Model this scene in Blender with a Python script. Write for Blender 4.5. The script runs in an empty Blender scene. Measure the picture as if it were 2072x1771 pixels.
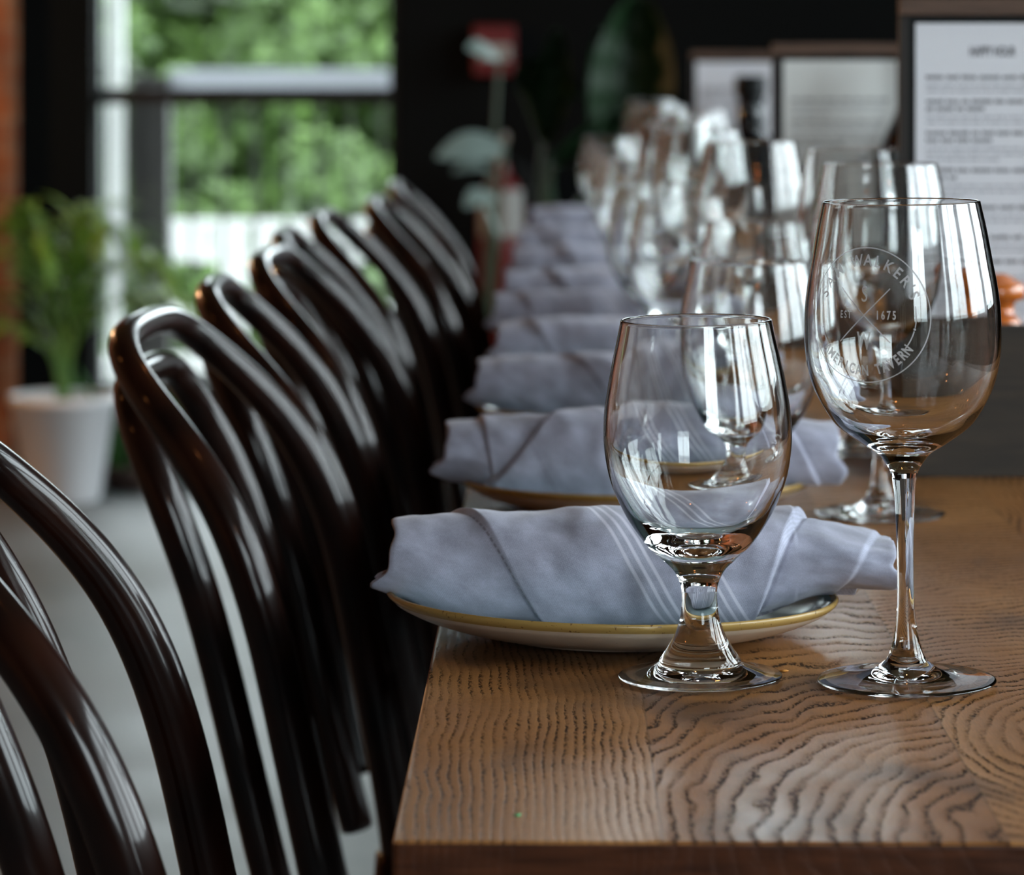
import bpy, bmesh, math, random
import numpy as np
from mathutils import Vector, Matrix, noise

PI = math.pi
S = bpy.context.scene
C = S.collection
random.seed(4)
RNG = np.random.default_rng(7)

# ------------------------------------------------------------------ camera, world, exposure
F = 6500.0            # focal length in pixels of the 2072x1771 frame
HX, HY = 1128.0, 120.0  # where the table's long axis vanishes
CAM_Z = 1.048
TABLE_Z = 0.75
cam_d = bpy.data.cameras.new('camera')
cam = bpy.data.objects.new('camera', cam_d)
C.objects.link(cam)
S.camera = cam
cam_d.sensor_fit = 'HORIZONTAL'
cam_d.sensor_width = 36.0
cam_d.lens = F / 2072 * 36.0
cam_d.shift_y = -(1771 / 2 - HY) / 2072
cam_d.clip_start = 0.05
cam_d.clip_end = 200
cam.location = (0, 0, CAM_Z)
cam.rotation_euler = (PI / 2, 0, math.atan((HX - 1036) / F))
cam_d.dof.use_dof = True
cam_d.dof.focus_distance = 1.535
cam_d.dof.aperture_fstop = 10.4

S.view_settings.view_transform = 'Standard'
S.view_settings.look = 'None'
S.view_settings.gamma = 1.0
S.view_settings.use_curve_mapping = False
S.view_settings.exposure = 1.05
S.cycles.use_denoising = True
S.cycles.max_bounces = 20
S.cycles.transmission_bounces = 18
S.cycles.transparent_max_bounces = 24
S.cycles.glossy_bounces = 6
S.cycles.diffuse_bounces = 4
S.cycles.sample_clamp_indirect = 8.0
S.cycles.blur_glossy = 0.3

W = bpy.data.worlds.new('overcast_sky')
S.world = W
W.use_nodes = True
wn = W.node_tree
bg = wn.nodes['Background']
tc = wn.nodes.new('ShaderNodeTexCoord')
sep = wn.nodes.new('ShaderNodeSeparateXYZ')
ramp = wn.nodes.new('ShaderNodeValToRGB')
wn.links.new(tc.outputs['Generated'], sep.inputs[0])
wn.links.new(sep.outputs['Z'], ramp.inputs[0])
wn.links.new(ramp.outputs[0], bg.inputs[0])
ramp.color_ramp.elements[0].position = 0.0
ramp.color_ramp.elements[0].color = (0.55, 0.62, 0.66, 1)
ramp.color_ramp.elements[1].position = 0.25
ramp.color_ramp.elements[1].color = (0.87, 0.93, 1.0, 1)
bg.inputs[1].default_value = 7.0

# room size
RX0, RX1, RY0, RY1, RZ = -3.2, 2.5, -3.2, 8.0, 3.0
SIDE_WINDOWS = [(-2.9, -1.75), (-1.55, -0.4), (-0.2, 0.95), (1.15, 2.3), (2.5, 3.65), (3.85, 5.0), (5.2, 6.35), (6.55, 7.7)]  # last two are unseen, added to brighten the far floor, pot and palm
SW_Z = (0.92, 2.75)
END_WINDOWS = [(0.10, 0.98)]   # high in the back wall
EW_Z = (1.50, 2.60)
FRONT_WINDOWS = [(0.75, 2.25)]               # unseen, added behind the camera to light menus and napkin fronts
FW_Z = (0.95, 2.75)
DOOR = (-1.16, -0.40, 2.15)


def portal(name, loc, rot, sx, sy):
    l = bpy.data.lights.new(name, 'AREA')
    l.shape = 'RECTANGLE'
    l.size, l.size_y = sx, sy
    l.cycles.is_portal = True
    o = bpy.data.objects.new(name, l)
    C.objects.link(o)
    o.location = loc
    o.rotation_euler = rot


for k, (a, b) in enumerate(SIDE_WINDOWS):
    portal('daylight_opening', (RX1 + 0.10, (a + b) / 2, sum(SW_Z) / 2), (0, PI / 2, 0), SW_Z[1] - SW_Z[0], b - a)
for a, b in END_WINDOWS:
    portal('daylight_opening', ((a + b) / 2, RY1 + 0.12, sum(EW_Z) / 2), (-PI / 2, 0, 0), b - a, EW_Z[1] - EW_Z[0])
for a, b in FRONT_WINDOWS:
    portal('daylight_opening', ((a + b) / 2, RY0 - 0.12, sum(FW_Z) / 2), (PI / 2, 0, 0), b - a, FW_Z[1] - FW_Z[0])
portal('daylight_opening', ((DOOR[0] + DOOR[1]) / 2, RY1 + 0.12, DOOR[2] / 2), (-PI / 2, 0, 0), DOOR[1] - DOOR[0], DOOR[2])


# ------------------------------------------------------------------ node helpers
def mat(name, color=(0.5, 0.5, 0.5), rough=0.5, metal=0.0, **kw):
    m = bpy.data.materials.new(name)
    m.use_nodes = True
    b = m.node_tree.nodes['Principled BSDF']
    b.inputs['Base Color'].default_value = (*color, 1)
    b.inputs['Roughness'].default_value = rough
    b.inputs['Metallic'].default_value = metal
    for k, v in kw.items():
        b.inputs[k.replace('_', ' ')].default_value = v
    return m


class G:
    """small expression builder over a material's node tree"""
    def __init__(self, m):
        self.m = m
        self.t = m.node_tree
        self.b = self.t.nodes['Principled BSDF']

    def n(self, typ, **props):
        nd = self.t.nodes.new(typ)
        for k, v in props.items():
            setattr(nd, k, v)
        return nd

    def put(self, sock, v):
        if isinstance(v, (int, float)):
            sock.default_value = v
        elif isinstance(v, tuple):
            sock.default_value = (*v, 1) if len(v) == 3 and len(sock.default_value) == 4 else v
        else:
            self.t.links.new(v, sock)

    def math(self, op, a, b=0.0, c=0.0):
        nd = self.n('ShaderNodeMath', operation=op)
        self.put(nd.inputs[0], a)
        self.put(nd.inputs[1], b)
        if op in ('SMOOTH_MIN', 'MULTIPLY_ADD', 'COMPARE', 'WRAP'):
            self.put(nd.inputs[2], c)
        return nd.outputs[0]

    def add(self, a, b): return self.math('ADD', a, b)
    def sub(self, a, b): return self.math('SUBTRACT', a, b)
    def mul(self, a, b): return self.math('MULTIPLY', a, b)

    def obj(self):
        tcn = self.n('ShaderNodeTexCoord')
        sp = self.n('ShaderNodeSeparateXYZ')
        self.t.links.new(tcn.outputs['Object'], sp.inputs[0])
        return tcn.outputs['Object'], sp.outputs[0], sp.outputs[1], sp.outputs[2]

    def xyz(self, x, y, z):
        nd = self.n('ShaderNodeCombineXYZ')
        for i, v in enumerate((x, y, z)):
            self.put(nd.inputs[i], v)
        return nd.outputs[0]

    def noise(self, vec, scale, detail=3.0, rough=0.5, color=False):
        nd = self.n('ShaderNodeTexNoise')
        self.t.links.new(vec, nd.inputs['Vector'])
        nd.inputs['Scale'].default_value = scale
        nd.inputs['Detail'].default_value = detail
        nd.inputs['Roughness'].default_value = rough
        return nd.outputs['Color' if color else 'Fac']

    def ramp(self, f, stops):
        nd = self.n('ShaderNodeValToRGB')
        self.t.links.new(f, nd.inputs[0])
        cr = nd.color_ramp
        while len(cr.elements) < len(stops):
            cr.elements.new(0.5)
        for e, (p, c) in zip(cr.elements, stops):
            e.position = p
            e.color = (*c, 1) if isinstance(c, tuple) else (c, c, c, 1)
        return nd.outputs[0]

    def smooth(self, v, lo, hi, a=0.0, b=1.0):
        nd = self.n('ShaderNodeMapRange', interpolation_type='SMOOTHSTEP')
        self.put(nd.inputs[0], v)
        nd.inputs[1].default_value = lo
        nd.inputs[2].default_value = hi
        nd.inputs[3].default_value = a
        nd.inputs[4].default_value = b
        return nd.outputs[0]

    def mix(self, f, a, b, blend='MIX'):
        nd = self.n('ShaderNodeMix', data_type='RGBA', blend_type=blend)
        self.put(nd.inputs[0], f)
        self.put(nd.inputs[6], a)
        self.put(nd.inputs[7], b)
        return nd.outputs[2]

    def base(self, v): self.put(self.b.inputs['Base Color'], v)
    def rough(self, v): self.put(self.b.inputs['Roughness'], v)

    def bump(self, h, strength=0.3, dist=0.001):
        nd = self.n('ShaderNodeBump')
        nd.inputs['Strength'].default_value = strength
        nd.inputs['Distance'].default_value = dist
        self.t.links.new(h, nd.inputs['Height'])
        self.t.links.new(nd.outputs[0], self.b.inputs['Normal'])


# ------------------------------------------------------------------ materials
def wood_table():
    m = mat('oak_table_wood', rough=0.36)
    g = G(m)
    vec, x, y, z = g.obj()
    bounds = [0.040, 0.172, 0.290, 0.410, 0.540]

    def pw(vals):
        out = vals[0]
        for i, b in enumerate(bounds):
            st = g.math('GREATER_THAN', x, b)
            out = g.add(out, g.mul(st, vals[i + 1] - vals[i]))
        return out
    cx = pw([-0.75, 0.205, 0.262, 0.20, 0.60, 0.30])
    cy = pw([1.0, 1.235, 1.40, 3.0, 2.0, 4.0])
    ey = pw([0.20, 0.52, 0.62, 0.10, 0.12, 0.10])
    per = pw([0.0044, 0.0098, 0.0072, 0.005, 0.006, 0.005])
    seed = pw([0.0, 3.0, 7.0, 11.0, 15.0, 19.0])
    wv = g.xyz(g.add(x, seed), g.mul(y, 0.42), z)
    n1 = g.noise(wv, 9.0, 3.0, 0.55)
    n2 = g.noise(wv, 60.0, 3.0, 0.6)
    nf = g.noise(g.xyz(x, g.mul(y, 0.5), z), 420.0, 3.0, 0.65)
    n3 = g.noise(g.xyz(g.add(x, g.mul(seed, 1.7)), g.mul(y, 0.7), z), 24.0, 2.0, 0.5)
    dx = g.sub(x, cx)
    dy = g.mul(g.sub(y, cy), ey)
    r = g.math('SQRT', g.add(g.mul(dx, dx), g.mul(dy, dy)))
    amp = pw([0.026, 0.085, 0.065, 0.04, 0.04, 0.04])
    r = g.add(r, g.mul(g.sub(n1, 0.5), amp))
    r = g.add(r, g.mul(g.sub(n3, 0.5), pw([0.003, 0.013, 0.011, 0.006, 0.006, 0.006])))
    r = g.add(r, g.mul(g.sub(n2, 0.5), 0.0020))
    r = g.add(r, g.mul(g.sub(nf, 0.5), 0.0030))
    t = g.math('FRACT', g.math('DIVIDE', r, per))
    # pores gather where a ring begins, then fade
    line = g.mul(g.smooth(t, 0.0, 0.10), g.smooth(t, 0.16, 0.50, 1.0, 0.0))
    soft = g.smooth(t, 0.2, 1.0, 0.30, 0.0)
    pores = g.noise(g.xyz(g.mul(x, 1.0), g.mul(y, 0.30), z), 620.0, 2.0, 0.6)
    pore_m = g.smooth(pores, 0.42, 0.56)
    gate = g.smooth(g.noise(wv, 26.0, 4.0, 0.6), 0.36, 0.60, 0.12, 1.0)
    dark = g.mul(g.mul(line, gate), g.add(g.mul(pore_m, 0.85), 0.15))
    dark = g.math('MINIMUM', g.add(dark, g.mul(soft, 0.55)), 1.0)
    tone = pw([0.52, 0.34, 0.62, 0.45, 0.6, 0.4])
    big = g.noise(g.xyz(x, g.mul(y, 0.35), z), 7.0, 3.0)
    tn = g.add(tone, g.mul(g.sub(big, 0.5), 1.6))
    light = g.ramp(tn, [(0.0, (0.150, 0.052, 0.015)), (0.5, (0.335, 0.145, 0.045)), (1.0, (0.55, 0.275, 0.100))])
    fib = g.noise(g.xyz(x, g.mul(y, 0.06), z), 1300.0, 2.0, 0.7)
    light = g.mix(g.smooth(fib, 0.3, 0.7, 0.45, 0.0), light, (0.17, 0.078, 0.028))
    col = g.mix(dark, light, (0.026, 0.011, 0.004))
    # soaked-in stains and a seam between boards
    st = g.smooth(g.noise(g.xyz(g.add(x, 2.3), g.mul(y, 0.6), z), 11.0, 4.0, 0.55), 0.53, 0.70, 0.0, 0.70)
    col = g.mix(st, col, (0.050, 0.028, 0.018))
    seam = 0.0
    for b in bounds:
        seam = g.math('MAXIMUM', seam, g.smooth(g.math('ABSOLUTE', g.sub(x, b)), 0.0, 0.0009, 0.5, 0.0))
    col = g.mix(seam, col, (0.06, 0.03, 0.012))
    # the sawn front edge and sides are stained redder and darker
    geo = g.n('ShaderNodeNewGeometry')
    sp = g.n('ShaderNodeSeparateXYZ')
    g.t.links.new(geo.outputs['True Normal'], sp.inputs[0])
    side = g.smooth(sp.outputs[2], 0.3, 0.8, 1.0, 0.0)
    eg = g.noise(g.xyz(g.mul(x, 0.3), y, g.mul(z, 3.0)), 90.0, 3.0)
    edge = g.ramp(eg, [(0.3, (0.035, 0.011, 0.005)), (0.7, (0.085, 0.027, 0.011))])
    col = g.mix(side, col, edge)
    g.base(col)
    g.rough(g.add(g.mul(g.noise(vec, 30.0, 3.0), 0.16), g.add(g.mul(dark, 0.2), 0.24)))
    h = g.sub(g.mul(nf, 0.25), dark)
    g.bump(h, 0.4, 0.0004)
    g.b.inputs['Specular IOR Level'].default_value = 0.16
    return m


def lacquer():
    m = mat('dark_brown_lacquer', (0.012, 0.004, 0.0025), 0.30)
    g = G(m)
    vec, x, y, z = g.obj()
    n = g.noise(vec, 16.0, 3.0)
    g.base(g.ramp(n, [(0.35, (0.005, 0.0022, 0.0017)), (0.7, (0.019, 0.0052, 0.0026))]))
    g.b.inputs['Coat Weight'].default_value = 0.55
    g.b.inputs['Coat Roughness'].default_value = 0.10
    g.b.inputs['Specular IOR Level'].default_value = 0.08
    g.bump(g.noise(g.xyz(x, y, g.mul(z, 0.25)), 110.0, 2.0), 0.10, 0.0006)
    return m


def fabric(name, base=(0.36, 0.37, 0.47)):
    m = mat(name, base, 0.95)
    g = G(m)
    uv = g.n('ShaderNodeUVMap')
    sp = g.n('ShaderNodeSeparateXYZ')
    g.t.links.new(uv.outputs[0], sp.inputs[0])
    u, v = sp.outputs[0], sp.outputs[1]      # metres along and around the cloth
    uvv = g.xyz(u, v, 0.0)
    d1 = g.math('SINE', g.mul(g.add(u, g.mul(v, 0.9)), 2 * PI / 0.00095))
    d2 = g.math('SINE', g.mul(g.sub(v, g.mul(u, 0.7)), 2 * PI / 0.0014))
    tw = g.add(g.mul(d1, 0.5), g.mul(d2, 0.25))
    slub = g.noise(g.xyz(u, v, 0.0), 1500.0, 2.0, 0.7)
    cloud = g.noise(uvv, 55.0, 3.0, 0.6)
    f = g.add(g.add(g.mul(tw, 0.26), g.mul(g.sub(slub, 0.5), 1.1)), g.add(0.5, g.mul(g.sub(cloud, 0.5), 1.3)))
    lo = tuple(c * 0.62 for c in base)
    hi = tuple(min(1, c * 1.42) for c in base)
    col = g.ramp(f, [(0.0, lo), (0.5, base), (1.0, hi)])
    # woven white stripes at fixed places of the cloth
    st = 0.0
    for c, w in ((0.104, 0.0011), (0.1096, 0.0011), (0.1152, 0.0011), (0.1365, 0.0010), (0.1420, 0.0010), (0.1475, 0.0010)):
        st = g.math('MAXIMUM', st, g.smooth(g.math('ABSOLUTE', g.sub(u, c)), w * 0.5, w * 1.3, 0.9, 0.0))
    col = g.mix(st, col, (0.66, 0.66, 0.76))
    # stitched hem
    sd = g.mul(g.smooth(g.math('ABSOLUTE', g.sub(u, 0.0415)), 0.00025, 0.0006, 1.0, 0.0),
               g.math('GREATER_THAN', g.math('FRACT', g.mul(v, 260.0)), 0.35))
    col = g.mix(g.mul(sd, 0.55), col, (0.12, 0.10, 0.12))
    g.base(col)
    g.b.inputs['Sheen Weight'].default_value = 0.25
    g.b.inputs['Sheen Roughness'].default_value = 0.5
    g.bump(g.add(g.mul(tw, 0.3), slub), 0.35, 0.0004)
    return m


def glazed(name, a, b, rough=0.18, scale=300.0, speck=0.68):
    m = mat(name, a, rough)
    g = G(m)
    vec, x, y, z = g.obj()
    n = g.noise(vec, scale, 3.0, 0.6)
    g.base(g.mix(g.smooth(n, speck, speck + 0.08), g.ramp(g.noise(vec, 14.0, 3.0), [(0.3, a), (0.75, tuple(c * 0.82 for c in a))]), b))
    return m


def stained_wood(name, a, b, axis='x', scale=60.0):
    m = mat(name, a, 0.6)
    g = G(m)
    vec, x, y, z = g.obj()
    if axis == 'x':
        v = g.xyz(g.mul(x, 0.08), y, z)
    else:
        v = g.xyz(x, y, g.mul(z, 0.08))
    n = g.noise(v, scale * 4, 4.0, 0.65)
    n2 = g.noise(v, scale, 2.0)
    g.base(g.ramp(g.add(g.mul(n, 0.6), g.mul(n2, 0.4)), [(0.33, a), (0.66, b)]))
    g.bump(n, 0.4, 0.001)
    return m


M = {}
M['table'] = wood_table()
M['lacquer'] = lacquer()
M['seat'] = mat('dark_seat_board', (0.012, 0.006, 0.004), 0.4)
M['napkin'] = fabric('grey_blue_linen')
M['glaze_in'] = glazed('duck_egg_glaze', (0.42, 0.56, 0.56), (0.16, 0.14, 0.10), 0.16)
M['glaze_out'] = glazed('cream_stoneware', (0.60, 0.49, 0.38), (0.20, 0.13, 0.08), 0.3)
M['glaze_rim'] = glazed('ochre_rim_glaze', (0.42, 0.27, 0.085), (0.12, 0.06, 0.018), 0.25, 420.0, 0.62)
M['box_wood'] = stained_wood('weathered_caddy_wood', (0.010, 0.0062, 0.0032), (0.042, 0.026, 0.014))
M['frame_wood'] = stained_wood('walnut_stand_wood', (0.040, 0.020, 0.012), (0.150, 0.080, 0.050))
M['shaded_rail'] = mat('shaded_walnut', (0.012, 0.007, 0.005), 0.6)  # stand walnut for the side rails, their shade put into the colour
M['black'] = mat('black_clip_board', (0.006, 0.008, 0.009), 0.55, Specular_IOR_Level=0.2)
M['paper'] = mat('white_menu_paper', (0.86, 0.87, 0.93), 0.7)
M['cream_paper'] = mat('cream_menu_paper', (0.88, 0.90, 0.88), 0.7)
M['ink'] = mat('black_ink', (0.05, 0.05, 0.07), 0.7)
M['pale_ink'] = mat('grey_ink', (0.36, 0.37, 0.42), 0.7)
M['orange_wood'] = mat('orange_varnished_wood', (0.55, 0.14, 0.02), 0.22, Coat_Weight=0.6)
M['bottle'] = mat('black_bottle_glass', (0.004, 0.006, 0.008), 0.06)
M['black_wall'] = mat('black_green_wall_paint', (0.0020, 0.0028, 0.0030), 0.9, Specular_IOR_Level=0.15)
M['black_metal'] = mat('black_door_paint', (0.006, 0.006, 0.006), 0.35)
M['white_paint'] = mat('white_outdoor_paint', (0.86, 0.86, 0.84), 0.6)
M['rail_paint'] = mat('pale_grey_rail_paint', (0.62, 0.63, 0.70), 0.35)
M['dark_post'] = mat('dark_grey_post_paint', (0.035, 0.032, 0.030), 0.6)
M['pot'] = mat('white_plastic_pot', (0.84, 0.84, 0.86), 0.35)
M['soil'] = mat('potting_soil', (0.02, 0.013, 0.008), 0.9)
M['palm'] = mat('palm_leaf_green', (0.20, 0.36, 0.045), 0.45)
M['stem'] = mat('palm_stem_green', (0.09, 0.20, 0.03), 0.5)
M['dull_stem'] = mat('dull_green_stalk', (0.02, 0.045, 0.02), 0.5)
M['deep_leaf'] = mat('deep_green_leaf', (0.008, 0.030, 0.008), 0.5, Specular_IOR_Level=0.3)
M['pale_leaf'] = mat('silvery_green_leaf', (0.17, 0.22, 0.20), 0.45)
M['grass_leaf'] = mat('bright_green_leaf', (0.05, 0.17, 0.03), 0.5)
M['red'] = mat('red_enamel', (0.13, 0.004, 0.005), 0.4)
M['label'] = mat('white_label', (0.32, 0.31, 0.29), 0.5)
M['bronze'] = mat('dark_bronze_metal', (0.02, 0.016, 0.013), 0.35, 0.8)
M['terracotta'] = mat('dark_clay_pot', (0.05, 0.025, 0.018), 0.6)

# brick pier
M['brick'] = mat('orange_brown_brick', rough=0.8)
g = G(M['brick'])
vec, x, y, z = g.obj()
bt = g.n('ShaderNodeTexBrick')
g.t.links.new(g.xyz(g.add(x, y), z, 0.0), bt.inputs['Vector'])
bt.inputs['Color1'].default_value = (0.32, 0.095, 0.025, 1)
bt.inputs['Color2'].default_value = (0.19, 0.050, 0.015, 1)
bt.inputs['Mortar'].default_value = (0.30, 0.15, 0.08, 1)
bt.inputs['Scale'].default_value = 1.0
bt.inputs['Brick Width'].default_value = 0.21
bt.inputs['Row Height'].default_value = 0.075
bt.inputs['Mortar Size'].default_value = 0.006
g.base(g.mix(g.smooth(g.noise(vec, 9.0, 3.0), 0.35, 0.65, 0.0, 0.5), bt.outputs[0], (0.10, 0.035, 0.018)))
g.bump(g.noise(vec, 60.0, 3.0), 0.4, 0.004)

# slate grey floor
M['floor'] = mat('slate_grey_floor', rough=0.4)
g = G(M['floor'])
vec, x, y, z = g.obj()
n = g.noise(g.xyz(g.mul(x, 0.4), y, z), 5.0, 4.0)
bd = g.math('FRACT', g.mul(y, 1 / 0.30))
jt = g.smooth(g.math('ABSOLUTE', g.sub(bd, 0.5)), 0.47, 0.497, 0.0, 0.5)
col = g.ramp(n, [(0.3, (0.105, 0.125, 0.130)), (0.7, (0.150, 0.175, 0.182))])
g.base(g.mix(jt, col, (0.06, 0.07, 0.075)))
g.rough(g.add(0.30, g.mul(n, 0.25)))

M['ceiling'] = mat('dark_ceiling_paint', (0.12, 0.085, 0.055), 0.8)
M['deck'] = mat('grey_deck_boards', (0.22, 0.22, 0.21), 0.8)
M['lawn'] = mat('lawn_green', (0.05, 0.10, 0.03), 0.9)
M['bulb'] = mat('warm_bulb', (1, 0.5, 0.2), 0.4, Emission_Color=(1.0, 0.34, 0.10, 1), Emission_Strength=18.0)

# drinking glass
M['glass'] = bpy.data.materials.new('clear_drinking_glass')
M['glass'].use_nodes = True
b = M['glass'].node_tree.nodes['Principled BSDF']
b.inputs['Base Color'].default_value = (0.985, 0.995, 0.99, 1)
b.inputs['Roughness'].default_value = 0.0
b.inputs['IOR'].default_value = 1.50
b.inputs['Transmission Weight'].default_value = 1.0

# flat window glass: clear with a faint reflection (thin pane)
M['pane'] = bpy.data.materials.new('window_pane_glass')
M['pane'].use_nodes = True
t = M['pane'].node_tree
t.nodes.clear()
out = t.nodes.new('ShaderNodeOutputMaterial')
mx = t.nodes.new('ShaderNodeMixShader')
tr = t.nodes.new('ShaderNodeBsdfTransparent')
tr.inputs[0].default_value = (0.93, 0.96, 0.95, 1)
gl = t.nodes.new('ShaderNodeBsdfGlossy')
gl.inputs['Roughness'].default_value = 0.02
fr = t.nodes.new('ShaderNodeFresnel')
fr.inputs[0].default_value = 1.45
t.links.new(fr.outputs[0], mx.inputs[0])
t.links.new(tr.outputs[0], mx.inputs[1])
t.links.new(gl.outputs[0], mx.inputs[2])
t.links.new(mx.outputs[0], out.inputs[0])

# frosted etching
M['etch'] = bpy.data.materials.new('frosted_etching')
M['etch'].use_nodes = True
t = M['etch'].node_tree
t.nodes.clear()
out = t.nodes.new('ShaderNodeOutputMaterial')
mx = t.nodes.new('ShaderNodeMixShader')
mx.inputs[0].default_value = 0.78
tr = t.nodes.new('ShaderNodeBsdfTransparent')
m2 = t.nodes.new('ShaderNodeMixShader')
df = t.nodes.new('ShaderNodeBsdfDiffuse')
df.inputs[0].default_value = (0.85, 0.85, 0.87, 1)
tl = t.nodes.new('ShaderNodeBsdfTranslucent')
tl.inputs[0].default_value = (0.85, 0.85, 0.87, 1)
t.links.new(df.outputs[0], m2.inputs[1])
t.links.new(tl.outputs[0], m2.inputs[2])
t.links.new(tr.outputs[0], mx.inputs[1])
t.links.new(m2.outputs[0], mx.inputs[2])
t.links.new(mx.outputs[0], out.inputs[0])


# outdoor foliage: leaf colour varies leaf by leaf
def leaf_mat(name, a, b):
    m = mat(name, a, 0.6)
    g = G(m)
    vec, x, y, z = g.obj()
    n = g.noise(vec, 6.0, 4.0, 0.7)
    g.base(g.ramp(n, [(0.35, a), (0.65, b)]))
    return m


M['leaf_a'] = leaf_mat('shrub_leaf_fresh', (0.014, 0.034, 0.004), (0.080, 0.150, 0.022))
M['leaf_b'] = leaf_mat('shrub_leaf_dull', (0.010, 0.020, 0.005), (0.040, 0.062, 0.018))
M['bark'] = mat('brown_bark', (0.05, 0.035, 0.025), 0.9)


# ------------------------------------------------------------------ geometry helpers
def P(px, py, D):
    """point at depth D (metres along the table) seen at pixel px, py of the frame"""
    return Vector(((px - HX) / F * D, D, CAM_Z - (py - HY) / F * D))


def link(name, me, m=None, parent=None, loc=None):
    o = bpy.data.objects.new(name, me)
    C.objects.link(o)
    if m is not None:
        me.materials.append(m)
    if parent is not None:
        o.parent = parent
    if loc is not None:
        o.location = loc
    return o


def shade(me, flag=True):
    me.polygons.foreach_set('use_smooth', [flag] * len(me.polygons))


def pymesh(name, verts, faces, smooth=True):
    me = bpy.data.meshes.new(name)
    me.from_pydata([tuple(v) for v in verts], [], faces)
    me.update()
    shade(me, smooth)
    return me


def tag(o, label=None, cat=None, group=None, kind=None):
    if label: o['label'] = label
    if cat: o['category'] = cat
    if group: o['group'] = group
    if kind: o['kind'] = kind
    return o


def empty(name, loc, label=None, cat=None, group=None, kind=None, rz=0.0):
    o = bpy.data.objects.new(name, None)
    o.empty_display_size = 0.05
    C.objects.link(o)
    o.location = loc
    o.rotation_euler = (0, 0, rz)
    return tag(o, label, cat, group, kind)


def copy_tree(o, parent=None):
    c = o.copy()
    C.objects.link(c)
    c.parent = parent
    for ch in list(o.children):
        copy_tree(ch, c)
    return c


def boxes(name, m, lst, parent=None, bevel=0.0, loc=None, seg=2):
    """lst of (x0,x1,y0,y1,z0,z1) joined as one mesh"""
    bm = bmesh.new()
    for (x0, x1, y0, y1, z0, z1) in lst:
        r = bmesh.ops.create_cube(bm, size=1.0)
        for v in r['verts']:
            v.co = Vector(((x0 + x1) / 2 + v.co.x * (x1 - x0), (y0 + y1) / 2 + v.co.y * (y1 - y0), (z0 + z1) / 2 + v.co.z * (z1 - z0)))
    if bevel:
        bmesh.ops.bevel(bm, geom=bm.edges[:], offset=bevel, segments=seg, affect='EDGES', profile=0.6)
    me = bpy.data.meshes.new(name)
    bm.to_mesh(me)
    bm.free()
    if bevel:
        shade(me, False)
    return link(name, me, m, parent, loc)


def lathe_mesh(name, prof, n=64, sx=1.0, sy=1.0, closed_top=False, nose=0.0):
    """prof: (r, z) from the axis outward; smooth vertex normals come from the profile itself"""
    prof = [(max(r, 0.0), z) for r, z in prof]
    V, Fc, ids = [], [], []
    for (r, z) in prof:
        if r < 1e-6:
            ids.append([len(V)])
            V.append((0, 0, z))
        else:
            row = []
            for k in range(n):
                a = 2 * PI * k / n
                rr = r * (1 + nose * math.cos(3 * a + 0.6))
                row.append(len(V))
                V.append((rr * sx * math.cos(a), rr * sy * math.sin(a), z))
            ids.append(row)
    for i in range(len(prof) - 1):
        A, B = ids[i], ids[i + 1]
        if len(A) == 1 and len(B) == 1:
            continue
        for k in range(n):
            k2 = (k + 1) % n
            if len(A) == 1:
                Fc.append((A[0], B[k2], B[k]))
            elif len(B) == 1:
                Fc.append((A[k], A[k2], B[0]))
            else:
                Fc.append((A[k], A[k2], B[k2], B[k]))
    return pymesh(name, V, Fc)


def catmull(pts, per=6):
    pts = [np.array(p, float) for p in pts]
    P0 = [2 * pts[0] - pts[1]] + pts + [2 * pts[-1] - pts[-2]]
    out = []
    for i in range(1, len(P0) - 2):
        a, b, c, d = P0[i - 1:i + 3]
        for k in range(per):
            t = k / per
            out.append(0.5 * ((2 * b) + (c - a) * t + (2 * a - 5 * b + 4 * c - d) * t * t + (3 * b - a - 3 * c + d) * t ** 3))
    out.append(P0[-2])
    return out


def tube_mesh(name, pts, radii, n=16, caps=True):
    pts = [Vector(p) for p in pts]
    if isinstance(radii, (int, float)):
        radii = [radii] * len(pts)
    V, Fc = [], []
    t0 = (pts[1] - pts[0]).normalized()
    ref = Vector((0, 0, 1)) if abs(t0.z) < 0.9 else Vector((1, 0, 0))
    nrm = (ref - t0 * ref.dot(t0)).normalized()
    for i, p in enumerate(pts):
        t = (pts[min(i + 1, len(pts) - 1)] - pts[max(i - 1, 0)]).normalized()
        nrm = (nrm - t * nrm.dot(t)).normalized()
        bn = t.cross(nrm)
        for k in range(n):
            a = 2 * PI * k / n
            V.append(p + (nrm * math.cos(a) + bn * math.sin(a)) * radii[i])
    for i in range(len(pts) - 1):
        for k in range(n):
            k2 = (k + 1) % n
            Fc.append((i * n + k, i * n + k2, (i + 1) * n + k2, (i + 1) * n + k))
    if caps:
        Fc.append(tuple(range(n - 1, -1, -1)))
        Fc.append(tuple(range((len(pts) - 1) * n, len(pts) * n)))
    return pymesh(name, V, Fc)


# ------------------------------------------------------------------ room shell
T = 0.2
tag(boxes('floor', M['floor'], [(RX0 - T, RX1 + T, RY0 - T, RY1 + T, -0.1, 0)]), kind='structure')
tag(boxes('ceiling', M['ceiling'], [(RX0 - T, RX1 + T, RY0 - T, RY1 + T, RZ, RZ + 0.1)]), kind='structure')
tag(boxes('wall_left', M['brick'], [(RX0 - T, RX0, RY0 - T, RY1 + T, 0, RZ)]), kind='structure')
def holed(x0_, x1_, y0_, y1_, holes, zz_):
    out_, xs = [], x0_
    for a, b in holes:
        out_ += [(xs, a, y0_, y1_, 0, RZ), (a, b, y0_, y1_, 0, zz_[0]), (a, b, y0_, y1_, zz_[1], RZ)]
        xs = b
    return out_ + [(xs, x1_, y0_, y1_, 0, RZ)]


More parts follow.
